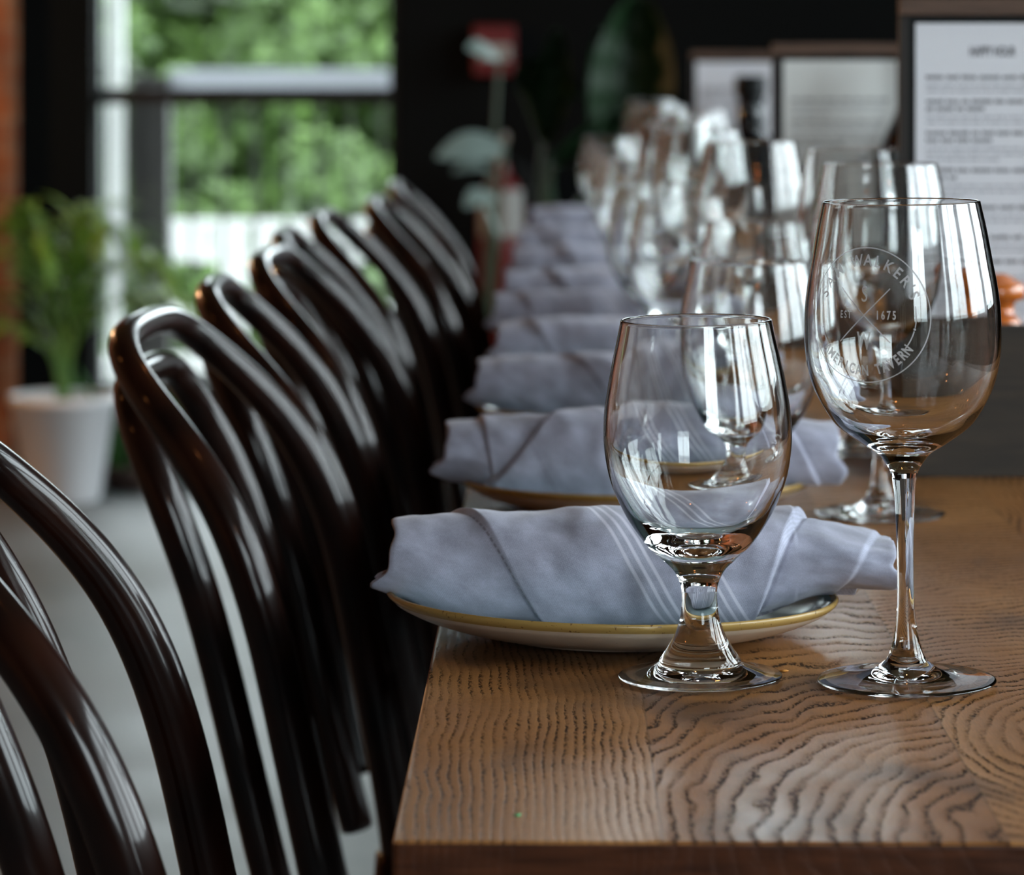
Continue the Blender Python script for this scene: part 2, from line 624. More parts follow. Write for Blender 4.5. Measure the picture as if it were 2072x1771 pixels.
tag(boxes('wall_front', M['black_wall'], holed(RX0, RX1, RY0 - T, RY0, FRONT_WINDOWS, FW_Z)), kind='structure')
tag(boxes('wall_back', M['black_wall'], [(RX0, DOOR[0], RY1, RY1 + T, 0, RZ), (DOOR[0], DOOR[1], RY1, RY1 + T, DOOR[2], RZ)] +
          holed(DOOR[1], RX1, RY1, RY1 + T, END_WINDOWS, EW_Z)), kind='structure')
wl = [(RX1, RX1 + T, RY0, RY1, 0, SW_Z[0]), (RX1, RX1 + T, RY0, RY1, SW_Z[1], RZ)]
ys = [RY0] + [v for ab in SIDE_WINDOWS for v in ab] + [RY1]
for i in range(0, len(ys), 2):
    wl.append((RX1, RX1 + T, ys[i], ys[i + 1], SW_Z[0], SW_Z[1]))
tag(boxes('wall_right', M['black_wall'], wl), kind='structure')
tag(boxes('wall_pier', M['brick'], [(-1.80, -1.345, RY1 - 0.14, RY1, 0, RZ)]), kind='structure')

for k, (a, b) in enumerate(SIDE_WINDOWS):
    w = empty('window_%d' % (k + 1), (RX1 + 0.1, (a + b) / 2, SW_Z[0]), kind='structure')
    h = SW_Z[1] - SW_Z[0]
    hw = (b - a) / 2
    fr_l = [(-0.03, 0.03, -hw, -hw + 0.05, 0, h), (-0.03, 0.03, hw - 0.05, hw, 0, h), (-0.03, 0.03, -hw, hw, 0, 0.05), (-0.03, 0.03, -hw, hw, h - 0.05, h),
            (-0.02, 0.02, -0.015, 0.015, 0, h), (-0.02, 0.02, -hw, hw, h * 0.68, h * 0.68 + 0.03)]
    boxes('window_frame', M['black_metal'], fr_l, w)
    boxes('glass_pane', M['pane'], [(-0.003, 0.003, -hw + 0.04, hw - 0.04, 0.04, h - 0.04)], w)

wi = len(SIDE_WINDOWS)
for hs, zz_, yy_ in ((END_WINDOWS, EW_Z, RY1 + 0.1), (FRONT_WINDOWS, FW_Z, RY0 - 0.1)):
    for a, b in hs:
        wi += 1
        w = empty('window_%d' % wi, ((a + b) / 2, yy_, zz_[0]), kind='structure')
        h, hw = zz_[1] - zz_[0], (b - a) / 2
        boxes('window_frame', M['black_metal'], [(-hw, -hw + 0.05, -0.03, 0.03, 0, h), (hw - 0.05, hw, -0.03, 0.03, 0, h), (-hw, hw, -0.03, 0.03, 0, 0.05),
                                                 (-hw, hw, -0.03, 0.03, h - 0.05, h), (-0.015, 0.015, -0.02, 0.02, 0, h)], w)
        boxes('glass_pane', M['pane'], [(-hw + 0.04, hw - 0.04, -0.003, 0.003, 0.04, h - 0.04)], w)

# glazed door at the far end: black stiles, a mid rail and a kick rail
d = empty('door_1', ((DOOR[0] + DOOR[1]) / 2, RY1 + 0.1, 0), kind='structure')
hw = (DOOR[1] - DOOR[0]) / 2
zr = CAM_Z - (193 - HY) / F * 8.1
zk = CAM_Z - (778 - HY) / F * 8.1
xl = (205 - HX) / F * 8.1 - d.location.x
xr = (790 - HX) / F * 8.1 - d.location.x
boxes('door_frame', M['black_metal'], [(-hw, xl, -0.03, 0.03, 0, DOOR[2]), (xr, hw, -0.03, 0.03, 0, DOOR[2]), (xl, xr, -0.03, 0.03, DOOR[2] - 0.1, DOOR[2]),
                                       (xl, xr, -0.03, 0.03, 0, zk)], d)
boxes('door_rail', M['black_metal'], [(xl, xr, -0.028, 0.028, zr - 0.022, zr + 0.018)], d)
boxes('glass_pane', M['pane'], [(xl, xr, -0.004, 0.004, zk, zr - 0.022), (xl, xr, -0.004, 0.004, zr + 0.018, DOOR[2] - 0.1)], d)

# ------------------------------------------------------------------ outdoors
tag(boxes('ground_deck', M['deck'], [(-8, 6, RY1 + T, 11.6, -0.12, -0.02)]), kind='structure')
tag(boxes('ground_lawn', M['lawn'], [(-60, 60, 11.6, 70, -1.3, -1.2), (RX1 + T + 0.01, 60, -60, 11.6, -1.3, -1.2), (-60, RX0 - T - 0.01, -60, 11.6, -1.3, -1.2)]), kind='structure')

tag(boxes('ceiling_sky_blocker', M['deck'], [(-8, 6, RY1 + T, 11.7, 3.25, 3.35)]), kind='structure')  # unseen roof, added to keep sky light off the bench and posts
x0 = P(217, 0, 10.0).x
x1 = P(246, 0, 10.0).x
tag(boxes('porch_post', M['white_paint'], [(x0, x1, 10.0, 10.06, -0.02, 3.25), (x0 - 0.012, x1 + 0.012, 9.99, 10.07, -0.02, 0.10)], bevel=0.003),
    'tall slim white painted porch post outside the glazed door', 'post')
rl = empty('porch_railing', (P(305, 0, 10.1).x, 10.1, -0.02), 'porch railing outside the door with pale grey handrail, dark post and thin balusters', 'railing')
zt, zb = CAM_Z - (140 - HY) / F * 10.1 + 0.02, CAM_Z - (180 - HY) / F * 10.1 + 0.02
boxes('handrail', M['rail_paint'], [(0.06, 2.6, -0.03, 0.03, zb, zt)], rl, 0.004)
boxes('post', M['dark_post'], [(-0.062, 0.06, -0.05, 0.05, 0, zt - 0.02)], rl, 0.004)
for k in range(24):
    xx = 0.12 + k * 0.1
    boxes('baluster', M['dark_post'], [(xx, xx + 0.011, -0.006, 0.006, 0.08, zb)], rl)
boxes('bottom_rail', M['dark_post'], [(0.06, 2.6, -0.02, 0.02, 0.05, 0.08)], rl)

bx = P(345, 0, 10.7).x
bn = empty('garden_bench', (bx + 0.6, 10.7, -0.02), 'white slatted garden bench standing on the deck behind the railing', 'bench')
zt, zb = CAM_Z - (446 - HY) / F * 10.7 + 0.02, CAM_Z - (530 - HY) / F * 10.7 + 0.02
sl = []
for k in range(9):
    a = -0.6 + k * 0.134
    sl.append((a, a + 0.118, -0.012, 0.012, zb, zt))
sl.append((-0.6, 0.6, -0.016, 0.016, zt - 0.02, zt + 0.003))
sl.append((-0.6, 0.6, 0.0, 0.02, zb + 0.0, zb + 0.02))
boxes('backrest', M['white_paint'], sl, bn)
boxes('seat', M['white_paint'], [(-0.6, 0.6, -0.40 + k * 0.095, -0.32 + k * 0.095, 0.235, 0.255) for k in range(4)], bn)
for xx in (-0.44, 0.50):
    boxes('leg', M['white_paint'], [(xx, xx + 0.085, -0.03, 0.03, 0, zb)], bn, 0.004)
    boxes('leg', M['white_paint'], [(xx, xx + 0.07, -0.40, -0.34, 0, 0.235)], bn, 0.004)


def shrub(cx, cy, z0, rx, rz, nleaf, m, label, seed, size=0.085):
    r = np.random.default_rng(seed)
    root = empty('leafy_shrub', (cx, cy, z0), label, 'shrub', 'shrubs and trees beyond the porch')
    k = 34
    cc = r.normal(size=(k, 3)) * np.array([rx * 0.42, rx * 0.35, rz * 0.24]) + np.array([0, 0, rz * 0.55])
    rad = r.uniform(0.16, 0.34, k) * rx
    pick = r.integers(0, k, nleaf)
    dirs = r.normal(size=(nleaf, 3))
    dirs /= np.linalg.norm(dirs, axis=1)[:, None]
    c = cc[pick] + dirs * (rad[pick] * r.uniform(0.75, 1.05, nleaf))[:, None]
    c[:, 2] = np.maximum(c[:, 2], 0.02)
    nv = dirs + r.normal(size=(nleaf, 3)) * 0.5
    nv /= np.linalg.norm(nv, axis=1)[:, None]
    a = np.cross(nv, r.normal(size=(nleaf, 3)))
    a /= np.linalg.norm(a, axis=1)[:, None]
    b2 = np.cross(nv, a)
    s = r.uniform(0.6, 1.3, nleaf)[:, None] * size
    q = np.stack([c - a * s, c + b2 * s * 0.45, c + a * s, c - b2 * s * 0.45], axis=1).reshape(-1, 3)
    me = bpy.data.meshes.new('foliage')
    me.vertices.add(len(q))
    me.vertices.foreach_set('co', q.astype(np.float32).ravel())
    me.loops.add(nleaf * 4)
    me.loops.foreach_set('vertex_index', np.arange(nleaf * 4, dtype=np.int32))
    me.polygons.add(nleaf)
    me.polygons.foreach_set('loop_start', np.arange(0, nleaf * 4, 4, dtype=np.int32))
    me.update()
    link('foliage', me, m, root)
    link('trunk', tube_mesh('trunk', [(0, 0, 0), (0.03, 0, rz * 0.3), (0.0, 0.03, rz * 0.6)], [0.06, 0.045, 0.02], 8), M['bark'], root)


for i, (a_, b_, rx_, rz_, n_, mm, lb, sz) in enumerate([
        (-2.6, 14.5, 1.2, 3.6, 9000, 'leaf_b', 'dull green bush beyond the porch, partly behind the white post', 0.07),
        (-1.35, 14.0, 1.1, 2.3, 9000, 'leaf_a', 'fresh green bush beyond the railing, behind the garden bench', 0.075),
        (-0.35, 14.8, 1.2, 3.4, 9000, 'leaf_a', 'bright green bush seen at the right edge of the door glass', 0.085),
        (-1.9, 17.5, 1.9, 5.0, 12000, 'leaf_a', 'tall pale green tree filling the upper door glass', 0.10),
        (-0.6, 18.5, 2.0, 4.6, 12000, 'leaf_b', 'tall dark green tree behind the bright bush', 0.10),
        (-3.8, 18.0, 2.0, 5.0, 9000, 'leaf_b', 'dark tree rising behind the dull green bush', 0.10)]):
    shrub(a_, b_, -1.2, rx_, rz_, n_, M[mm], lb, 20 + i, sz)

# ------------------------------------------------------------------ table
TX0, TX1, TY0, TY1 = -0.063, 0.70, 1.223, 5.50
tb = empty('dining_table', (0, 0, 0), 'long oak dining table with a cathedral-grained top', 'table')
top = boxes('tabletop', M['table'], [(TX0, TX1, TY0, TY1, TABLE_Z - 0.042, TABLE_Z)], tb, 0.0022, seg=3)
for yy in (2.0, 3.4, 4.8):
    boxes('pedestal', M['black_metal'], [(0.30, 0.37, yy - 0.035, yy + 0.035, 0.02, TABLE_Z - 0.05), (0.12, 0.56, yy - 0.25, yy + 0.25, 0.0, 0.02),
                                         (0.16, 0.52, yy - 0.2, yy + 0.2, TABLE_Z - 0.054, TABLE_Z - 0.042)], tb, 0.003)

# ------------------------------------------------------------------ bentwood chairs
XO = [(0.40, -0.1163), (0.50, -0.1270), (0.58, -0.1430), (0.64, -0.1560), (0.69, -0.1660), (0.735, -0.1806), (0.775, -0.1996), (0.81, -0.2262), (0.84, -0.2553), (0.86, -0.2730), (0.872, -0.2810)]
XI = [(0.40, -0.1450), (0.50, -0.1730), (0.58, -0.1900), (0.65, -0.2050), (0.71, -0.2200), (0.77, -0.2440), (0.81, -0.2640), (0.84, -0.2790)]


def interp(tab, z):
    return float(np.interp(z, [p[0] for p in tab], [p[1] for p in tab]))


CX = 0.06    # seat centre in the reference frame


def hoop(tab, z0, zs, ztop, hw_low, hw, r_low, r_top):
    pts, rad = [], []
    for k in range(11):
        f = k / 11
        z = z0 + (zs - z0) * f
        w = hw_low + (hw - hw_low) * math.sin(f * PI / 2)
        pts.append((interp(tab, z) - CX, -w, z))
        rad.append(r_low)
    for k in range(41):
        a = PI * k / 40
        ca, sa = math.cos(a), math.sin(a)
        z = zs + (ztop - zs) * abs(sa) ** 0.86
        yv = -hw * math.copysign(abs(ca) ** 0.50, ca)
        pts.append((interp(tab, z) - CX, yv, z))
        rad.append(r_low + (r_top - r_low) * abs(sa) ** 1.5)
    for k in range(10, -1, -1):
        x_, y_, z_ = pts[k]
        pts.append((x_, -y_, z_))
        rad.append(r_low)
    # smooth the sampled offsets
    A = np.array(pts)
    for _ in range(3):
        A[1:-1] = (A[:-2] + 2 * A[1:-1] + A[2:]) / 4
    fine = catmull(A, 3)
    rr = np.interp(np.linspace(0, 1, len(fine)), np.linspace(0, 1, len(rad)), rad)
    return fine, list(rr)


def make_chair():
    root = empty('bentwood_chair', (0, 0, 0), 'x', 'chair', 'bentwood chairs along the table')
    p, r = hoop(XO, 0.47, 0.699, 0.870, 0.160, 0.170, 0.0142, 0.0102)
    link('back_bow', tube_mesh('back_bow', p, r, 20), M['lacquer'], root)
    p, r = hoop(XI, 0.47, 0.735, 0.839, 0.090, 0.116, 0.0128, 0.0105)
    link('inner_bow', tube_mesh('inner_bow', p, r, 20), M['lacquer'], root)
    prof = [(0, 0.462), (0.12, 0.462), (0.168, 0.464), (0.172, 0.470), (0.165, 0.474), (0.12, 0.472), (0.0, 0.470)]
    link('seat', lathe_mesh('seat', prof, 48, 1, 0.82), M['seat'], root)
    ring = [(0.166, 0.440), (0.198, 0.440), (0.204, 0.447), (0.205, 0.460), (0.200, 0.474), (0.190, 0.478), (0.166, 0.472), (0.166, 0.440)]
    link('seat_ring', lathe_mesh('seat_ring', ring, 48, 1, 0.82), M['lacquer'], root)
    for s in (-1, 1):
        pts = catmull([(-0.188, s * 0.160, 0.475), (-0.205, s * 0.162, 0.30), (-0.235, s * 0.165, 0.12), (-0.262, s * 0.168, 0.0)], 5)
        link('leg', tube_mesh('leg', pts, list(np.linspace(0.0148, 0.011, len(pts))), 14), M['lacquer'], root)
        pts = catmull([(0.150, s * 0.105, 0.450), (0.165, s * 0.125, 0.30), (0.185, s * 0.15, 0.12), (0.20, s * 0.168, 0.0)], 5)
        link('leg', tube_mesh('leg', pts, list(np.linspace(0.0160, 0.011, len(pts))), 14), M['lacquer'], root)
    pts = [(0.172 * math.cos(a) - 0.02, 0.150 * math.sin(a), 0.235) for a in np.linspace(0, 2 * PI, 49)]
    link('leg_ring', tube_mesh('leg_ring', pts, 0.0085, 12, False), M['lacquer'], root)
    return root


chair0 = make_chair()
chairs = [  # depth, shift in x, turn in degrees, label
    (1.510, -0.016, 4.3, 'dark bentwood chair at the near corner of the table, cut by the frame'),
    (2.140, 0.000, -4.0, 'dark bentwood chair beside the first napkin, its double bow seen whole'),
    (2.515, 0.010, 2.0, 'dark bentwood chair seen edge-on directly behind the one with the whole bow'),
    (2.885, 0.018, -3.0, 'dark bentwood chair, fourth from the near end of the row'),
    (3.250, 0.002, 1.5, 'dark bentwood chair whose tip stands before the white bench, fifth from the near end'),
    (3.620, 0.013, -2.0, 'dark bentwood chair with a bright highlight on its bow, sixth from the near end'),
    (3.985, 0.052, -1.0, 'dark bentwood chair, last but one of the row toward the door'),
    (4.520, 0.050, 1.0, 'dark bentwood chair at the far end of the row beside the black wall')]
for i, (D, dx, rot, lb) in enumerate(chairs):
    o = chair0 if i == 0 else copy_tree(chair0)
    o.location = (CX + dx, D, 0)
    o.rotation_euler = (0, 0, math.radians(rot))
    o['label'] = lb

# ------------------------------------------------------------------ glasses
def smooth_prof(pts, per=6):
    return [(max(float(p[0]), 0), float(p[1])) for p in catmull([(r, z) for r, z in pts], per)]


def scale_mm(pts):
    return [(r / 1000, z / 1000) for r, z in pts]


WINE_OUT = scale_mm([(5.8, 98), (7.0, 101.5), (9.1, 105), (12.8, 109.5), (20.8, 114.6), (31.4, 122.5), (37.6, 131), (42.2, 140), (45.1, 149.5), (46.6, 161.5), (46.5, 177), (45.0, 190), (43.0, 201), (40.4, 216), (37.6, 229)])
WINE_IN = scale_mm([(0, 114.6), (6, 114.9), (14, 116.3), (22, 119.8), (29.8, 125.2), (35.8, 132.5), (40.4, 141), (43.5, 150), (45.1, 161.5), (45.1, 177), (43.7, 190), (41.8, 201), (39.2, 216), (36.5, 229)])
WINE_STEM = scale_mm([(5.8, 98), (4.9, 88), (4.2, 72), (3.9, 52), (4.3, 36), (5.6, 24), (8.0, 14.5), (10.2, 10.5)])
WINE_FOOT = scale_mm([(10.2, 10.5), (13.0, 8.2), (17, 5.9), (24, 4.2), (33, 3.0), (40.5, 2.4), (42.3, 1.9), (42.0, 0.9), (39, 0.35), (37, 0.5), (30, 1.3), (18, 2.6), (0, 3.4)])
GOB_OUT = scale_mm([(8.5, 42), (9.2, 45.5), (10.6, 49), (13.2, 53), (18.8, 58.2), (25.2, 64.3), (33.2, 75.5), (39.0, 87), (43, 98.5), (45.1, 113), (44.8, 127), (42.9, 140), (40.6, 152), (38.2, 163), (36.4, 171.6)])
GOB_IN = scale_mm([(0, 63.2), (7, 63.6), (14, 65.6), (21, 69.4), (29.5, 77.2), (36.0, 87.6), (40.6, 98.8), (43.2, 113), (43.0, 127), (41.2, 140), (39.0, 152), (36.7, 163), (35.0, 171.6)])
GOB_STEM = scale_mm([(8.5, 42), (8.6, 37), (9.3, 30), (11.6, 22.5), (15.0, 16.0), (18.6, 10.6), (19.6, 8.8)])
GOB_FOOT = scale_mm([(19.6, 8.8), (20.2, 7.4), (23.0, 6.1), (30, 3.7), (36.2, 2.6), (38.9, 2.1), (39.0, 1.0), (36, 0.4), (33, 0.7), (24, 1.9), (12, 3.0), (0, 3.4)])


def glass_piece(name, prof, n=96):
    me = lathe_mesh(name, prof, n)
    # outward normals from the profile so that the pieces meet without a visible crease
    norms = []
    m_ = len(prof)
    tang = []
    for i in range(m_):
        a = prof[max(i - 1, 0)]
        b_ = prof[min(i + 1, m_ - 1)]
        tang.append((b_[0] - a[0], b_[1] - a[1]))
    i = 0
    for k, (r, z) in enumerate(prof):
        tr_, tz = tang[k]
        nr, nz = tz, -tr_
        L = math.hypot(nr, nz) or 1
        nr, nz = nr / L, nz / L
        if r < 1e-6:
            norms.append((0, 0, 1.0 if nz > 0 else -1.0))
        else:
            for q in range(n):
                a = 2 * PI * q / n
                norms.append((nr * math.cos(a), nr * math.sin(a), nz))
    me.normals_split_custom_set_from_vertices(norms)
    return me


def rim(r_out, r_in, z):
    c = (r_out + r_in) / 2
    h = (r_out - r_in) / 2
    return [(c + h * math.cos(a), z + h * 1.1 * math.sin(a)) for a in np.linspace(0, PI, 7)][1:-1]


def make_glass(name, out_, in_, stem_, foot_, label, cat, group):
    root = empty(name, (0, 0, 0), label, cat, group)
    o_ = smooth_prof(out_)
    i_ = smooth_prof(in_)[::-1]
    # order runs from below outward and up, over the rim and down the inside: outside faces look out
    bowl = o_ + rim(o_[-1][0], i_[0][0], o_[-1][1]) + i_
    link('bowl', glass_piece('bowl', bowl), M['glass'], root)
    st = smooth_prof(stem_)[::-1]
    link('stem', glass_piece('stem', st), M['glass'], root)
    ft = smooth_prof(foot_, 5)[::-1]
    link('foot', glass_piece('foot', ft), M['glass'], root)
    return root


wine0 = make_glass('wine_glass', WINE_OUT, WINE_IN, WINE_STEM, WINE_FOOT, 'x', 'wine glass', 'wine glasses along the table')
gob0 = make_glass('water_goblet', GOB_OUT, GOB_IN, GOB_STEM, GOB_FOOT, 'x', 'water goblet', 'water goblets along the table')

wines = [
    (1.534, 0.1665, 'nearest tall wine glass, etched with a round tavern emblem'),
    (2.100, 0.2105, 'tall clear wine glass standing behind the etched one, near the menu caddy'),
    (2.665, 0.160, 'tall wine glass third in line, behind the second water goblet'),
    (2.440, 0.2270, 'tall wine glass half hidden directly behind the second wine glass'),
    (3.065, 0.136, 'blurred wine glass just beyond the third in line'),
    (3.400, 0.128, 'blurred wine glass in the middle of the far cluster'),
    (3.800, 0.150, 'blurred wine glass before the farthest menu stand, left of the bright one'),
    (4.200, 0.182, 'blurred wine glass with a bright white reflection before the farthest menu'),
    (4.680, 0.150, 'blurred wine glass near the far end of the table'),
    (5.300, 0.155, 'farthest wine glass at the table end')]
goblets = [
    (1.543, 0.0686, 'nearest short-stemmed water goblet before the first napkin'),
    (2.000, 0.119, 'second water goblet, partly behind the nearest goblet'),
    (2.488, 0.152, 'third water goblet, its rim rising above the second'),
    (2.885, 0.108, 'fourth water goblet, blurred, left of the third'),
    (3.195, 0.094, 'fifth water goblet, blurred, beside the fifth napkin'),
    (3.585, 0.104, 'sixth water goblet, blurred among the far glasses'),
    (4.005, 0.090, 'seventh water goblet, small and blurred'),
    (4.480, 0.086, 'blurred water goblet, leftmost of the far cluster'),
    (5.080, 0.080, 'last water goblet at the far end of the table')]
for lst, proto in ((wines, wine0), (goblets, gob0)):
    for i, (D, xx, lb) in enumerate(lst):
        o = proto if i == 0 else copy_tree(proto)
        o.location = (xx, D, TABLE_Z + 0.0004)
        o.rotation_euler = (0, 0, 0.7 * i)
        if i == 0:
            o.rotation_euler = (0, -0.012, 0)
            o.location.z += 0.0004
        o['label'] = lb

# etched emblem wrapped on the bowl of the nearest wine glass
_wp = smooth_prof(WINE_OUT)


def wine_r(z):
    return float(np.interp(z, [p[1] for p in _wp], [p[0] for p in _wp]))


EM_Z = 0.1786     # centre height of the emblem on the glass
EM_A = math.radians(-28.5)
ER = 0.0312


def wrap(s, t, lift=0.00022):
    z = EM_Z + t
    r = wine_r(z) + lift
    a = EM_A + s / 0.0462
    return (r * math.sin(a), -r * math.cos(a), z)


ev, ef = [], []


def strip(pts, w):
    """flat ribbon through emblem-plane points"""
    base = len(ev)
    for i, p in enumerate(pts):
        a = pts[max(i - 1, 0)]
        b_ = pts[min(i + 1, len(pts) - 1)]
        tx, ty = b_[0] - a[0], b_[1] - a[1]
        L = math.hypot(tx, ty) or 1
        nx, ny = -ty / L * w / 2, tx / L * w / 2
        ev.append(wrap(p[0] + nx, p[1] + ny))
        ev.append(wrap(p[0] - nx, p[1] - ny))
    for i in range(len(pts) - 1):
        ef.append((base + 2 * i, base + 2 * i + 1, base + 2 * i + 3, base + 2 * i + 2))


def arc(r, a0, a1, w, n=60):
    strip([(r * math.sin(math.radians(a0 + (a1 - a0) * k / n)), r * math.cos(math.radians(a0 + (a1 - a0) * k / n))) for k in range(n + 1)], w)


def glyph(ch, size, cxy, rot, sx=1.0, bold=0.0):
    cu = bpy.data.curves.new('t', 'FONT')
    cu.body = ch
    cu.size = size
    cu.align_x = 'CENTER'
    cu.align_y = 'CENTER'
    cu.offset = bold
    cu.resolution_u = 4
    ob = bpy.data.objects.new('t', cu)
    C.objects.link(ob)
    dg = bpy.context.evaluated_depsgraph_get()
    me = bpy.data.meshes.new_from_object(ob.evaluated_get(dg))
    base = len(ev)
    ca, sa = math.cos(rot), math.sin(rot)
    for v in me.vertices:
        x_, y_ = v.co.x * sx, v.co.y
        ev.append(wrap(cxy[0] + x_ * ca - y_ * sa, cxy[1] + x_ * sa + y_ * ca))
    for p in me.polygons:
        ef.append(tuple(base + q for q in p.vertices))
    bpy.data.objects.remove(ob)
    bpy.data.curves.remove(cu)
    bpy.data.meshes.remove(me)


arc(ER, 0, 360, 0.00055, 140)
rt = 0.0252
for ch, a in (('S', -68), ('A', -54), ('M', -38), ('W', -12), ('A', 2), ('L', 14), ('K', 27), ('E', 39.5), ('R', 51.5), ("'", 60), ('S', 68.5)):
    glyph(ch, 0.0074, (rt * math.sin(math.radians(a)), rt * math.cos(math.radians(a))), -math.radians(a), 0.9, 0.00012)
for i, ch in enumerate('AMERICAN TAVERN'):
    a = -52 + i * 104 / 14
    if ch != ' ':
        glyph(ch, 0.0066, (0.0258 * math.sin(math.radians(a)), -0.0258 * math.cos(math.radians(a))), math.radians(a), 0.68, 0.00022)
for s in (1, -1):
    arc(0.0245, s * 80, s * 103, 0.00045, 20)
    arc(0.0245, s * 107, s * 128, 0.00055, 20)
    c_ = (0.0245 * math.sin(math.radians(s * 105)), 0.0245 * math.cos(math.radians(105)))
    strip([(c_[0] - 0.0005, c_[1]), (c_[0] + 0.0005, c_[1])], 0.001)
for s in (1, -1):
    n_ = 12
    for k in range(1):
        strip([(s * (-0.0125 + 0.025 * q / n_) , -0.0125 + 0.025 * q / n_) for q in range(n_ + 1)], 0.00055)
glyph('S', 0.0105, (0, 0.0095), 0, 0.7)
glyph('W', 0.0112, (0, -0.0122), 0, 0.55, 0.0003)
for i, ch in enumerate('EST'):
    glyph(ch, 0.0048, (-0.0118 + i * 0.0022, 0.0), 0, 0.6, 0.00008)
for i, ch in enumerate('1675'):
    glyph(ch, 0.0056, (0.0066 + i * 0.0026, 0.0), 0, 0.62, 0.00014)
link('etched_emblem', pymesh('etched_emblem', ev, ef, False), M['etch'], wine0)

# ------------------------------------------------------------------ plates
def make_plate():
    root = empty('stoneware_plate', (0, 0, 0), 'x', 'plate', 'stoneware plates under the napkins')
    out_ = [(0.0, 0.0016), (0.050, 0.0016), (0.056, 0.0), (0.062, 0.0), (0.066, 0.0016), (0.080, 0.0040), (0.096, 0.0085), (0.1085, 0.0140), (0.1128, 0.0172)]
    rim_ = [(0.1128, 0.0172), (0.1146, 0.0188), (0.1155, 0.0204), (0.1152, 0.0216), (0.1140, 0.0220), (0.1118, 0.0206)]
    in_ = [(0.1118, 0.0206), (0.104, 0.0150), (0.090, 0.0092), (0.070, 0.0062), (0.040, 0.0050), (0.0, 0.0048)]
    for nm, pr, m_ in (('underside', out_, 'glaze_out'), ('rim', rim_, 'glaze_rim'), ('dish', in_, 'glaze_in')):
        pr2 = [(max(float(p[0]), 0), float(p[1])) for p in catmull(pr, 4)]
        link(nm, lathe_mesh(nm, pr2, 128, 1.0, 0.90, nose=0.008), M[m_], root)
    return root


plate0 = make_plate()
plate0.scale = (1.012, 1.0, 1.0)
plates = [(1.665, 0.027), (2.135, 0.051), (2.585, 0.050), (2.985, 0.052), (3.315, 0.050), (3.70, 0.052), (4.12, 0.055), (4.60, 0.060), (5.22, 0.062)]
words = ['nearest', 'second', 'third', 'fourth', 'fifth', 'sixth', 'seventh', 'eighth', 'farthest']
for i, (D, xx) in enumerate(plates):
    o = plate0 if i == 0 else copy_tree(plate0)
    o.location = (xx, D, TABLE_Z)
    o.rotation_euler = (0, 0.018 if i == 0 else 0.0, 0.0 if i == 0 else 0.05 * ((i * 7) % 5 - 2))
    if i == 0:
        o.location.z += 0.0010
    o['label'] = ['pale stoneware plate with ochre rim overhanging the table edge, under the nearest napkin',
                  'pale blue stoneware plate with dark rim showing its glaze, under the second napkin'][i] if i < 2 else \
        'ochre-rimmed stoneware plate under the %s rolled napkin' % words[i]


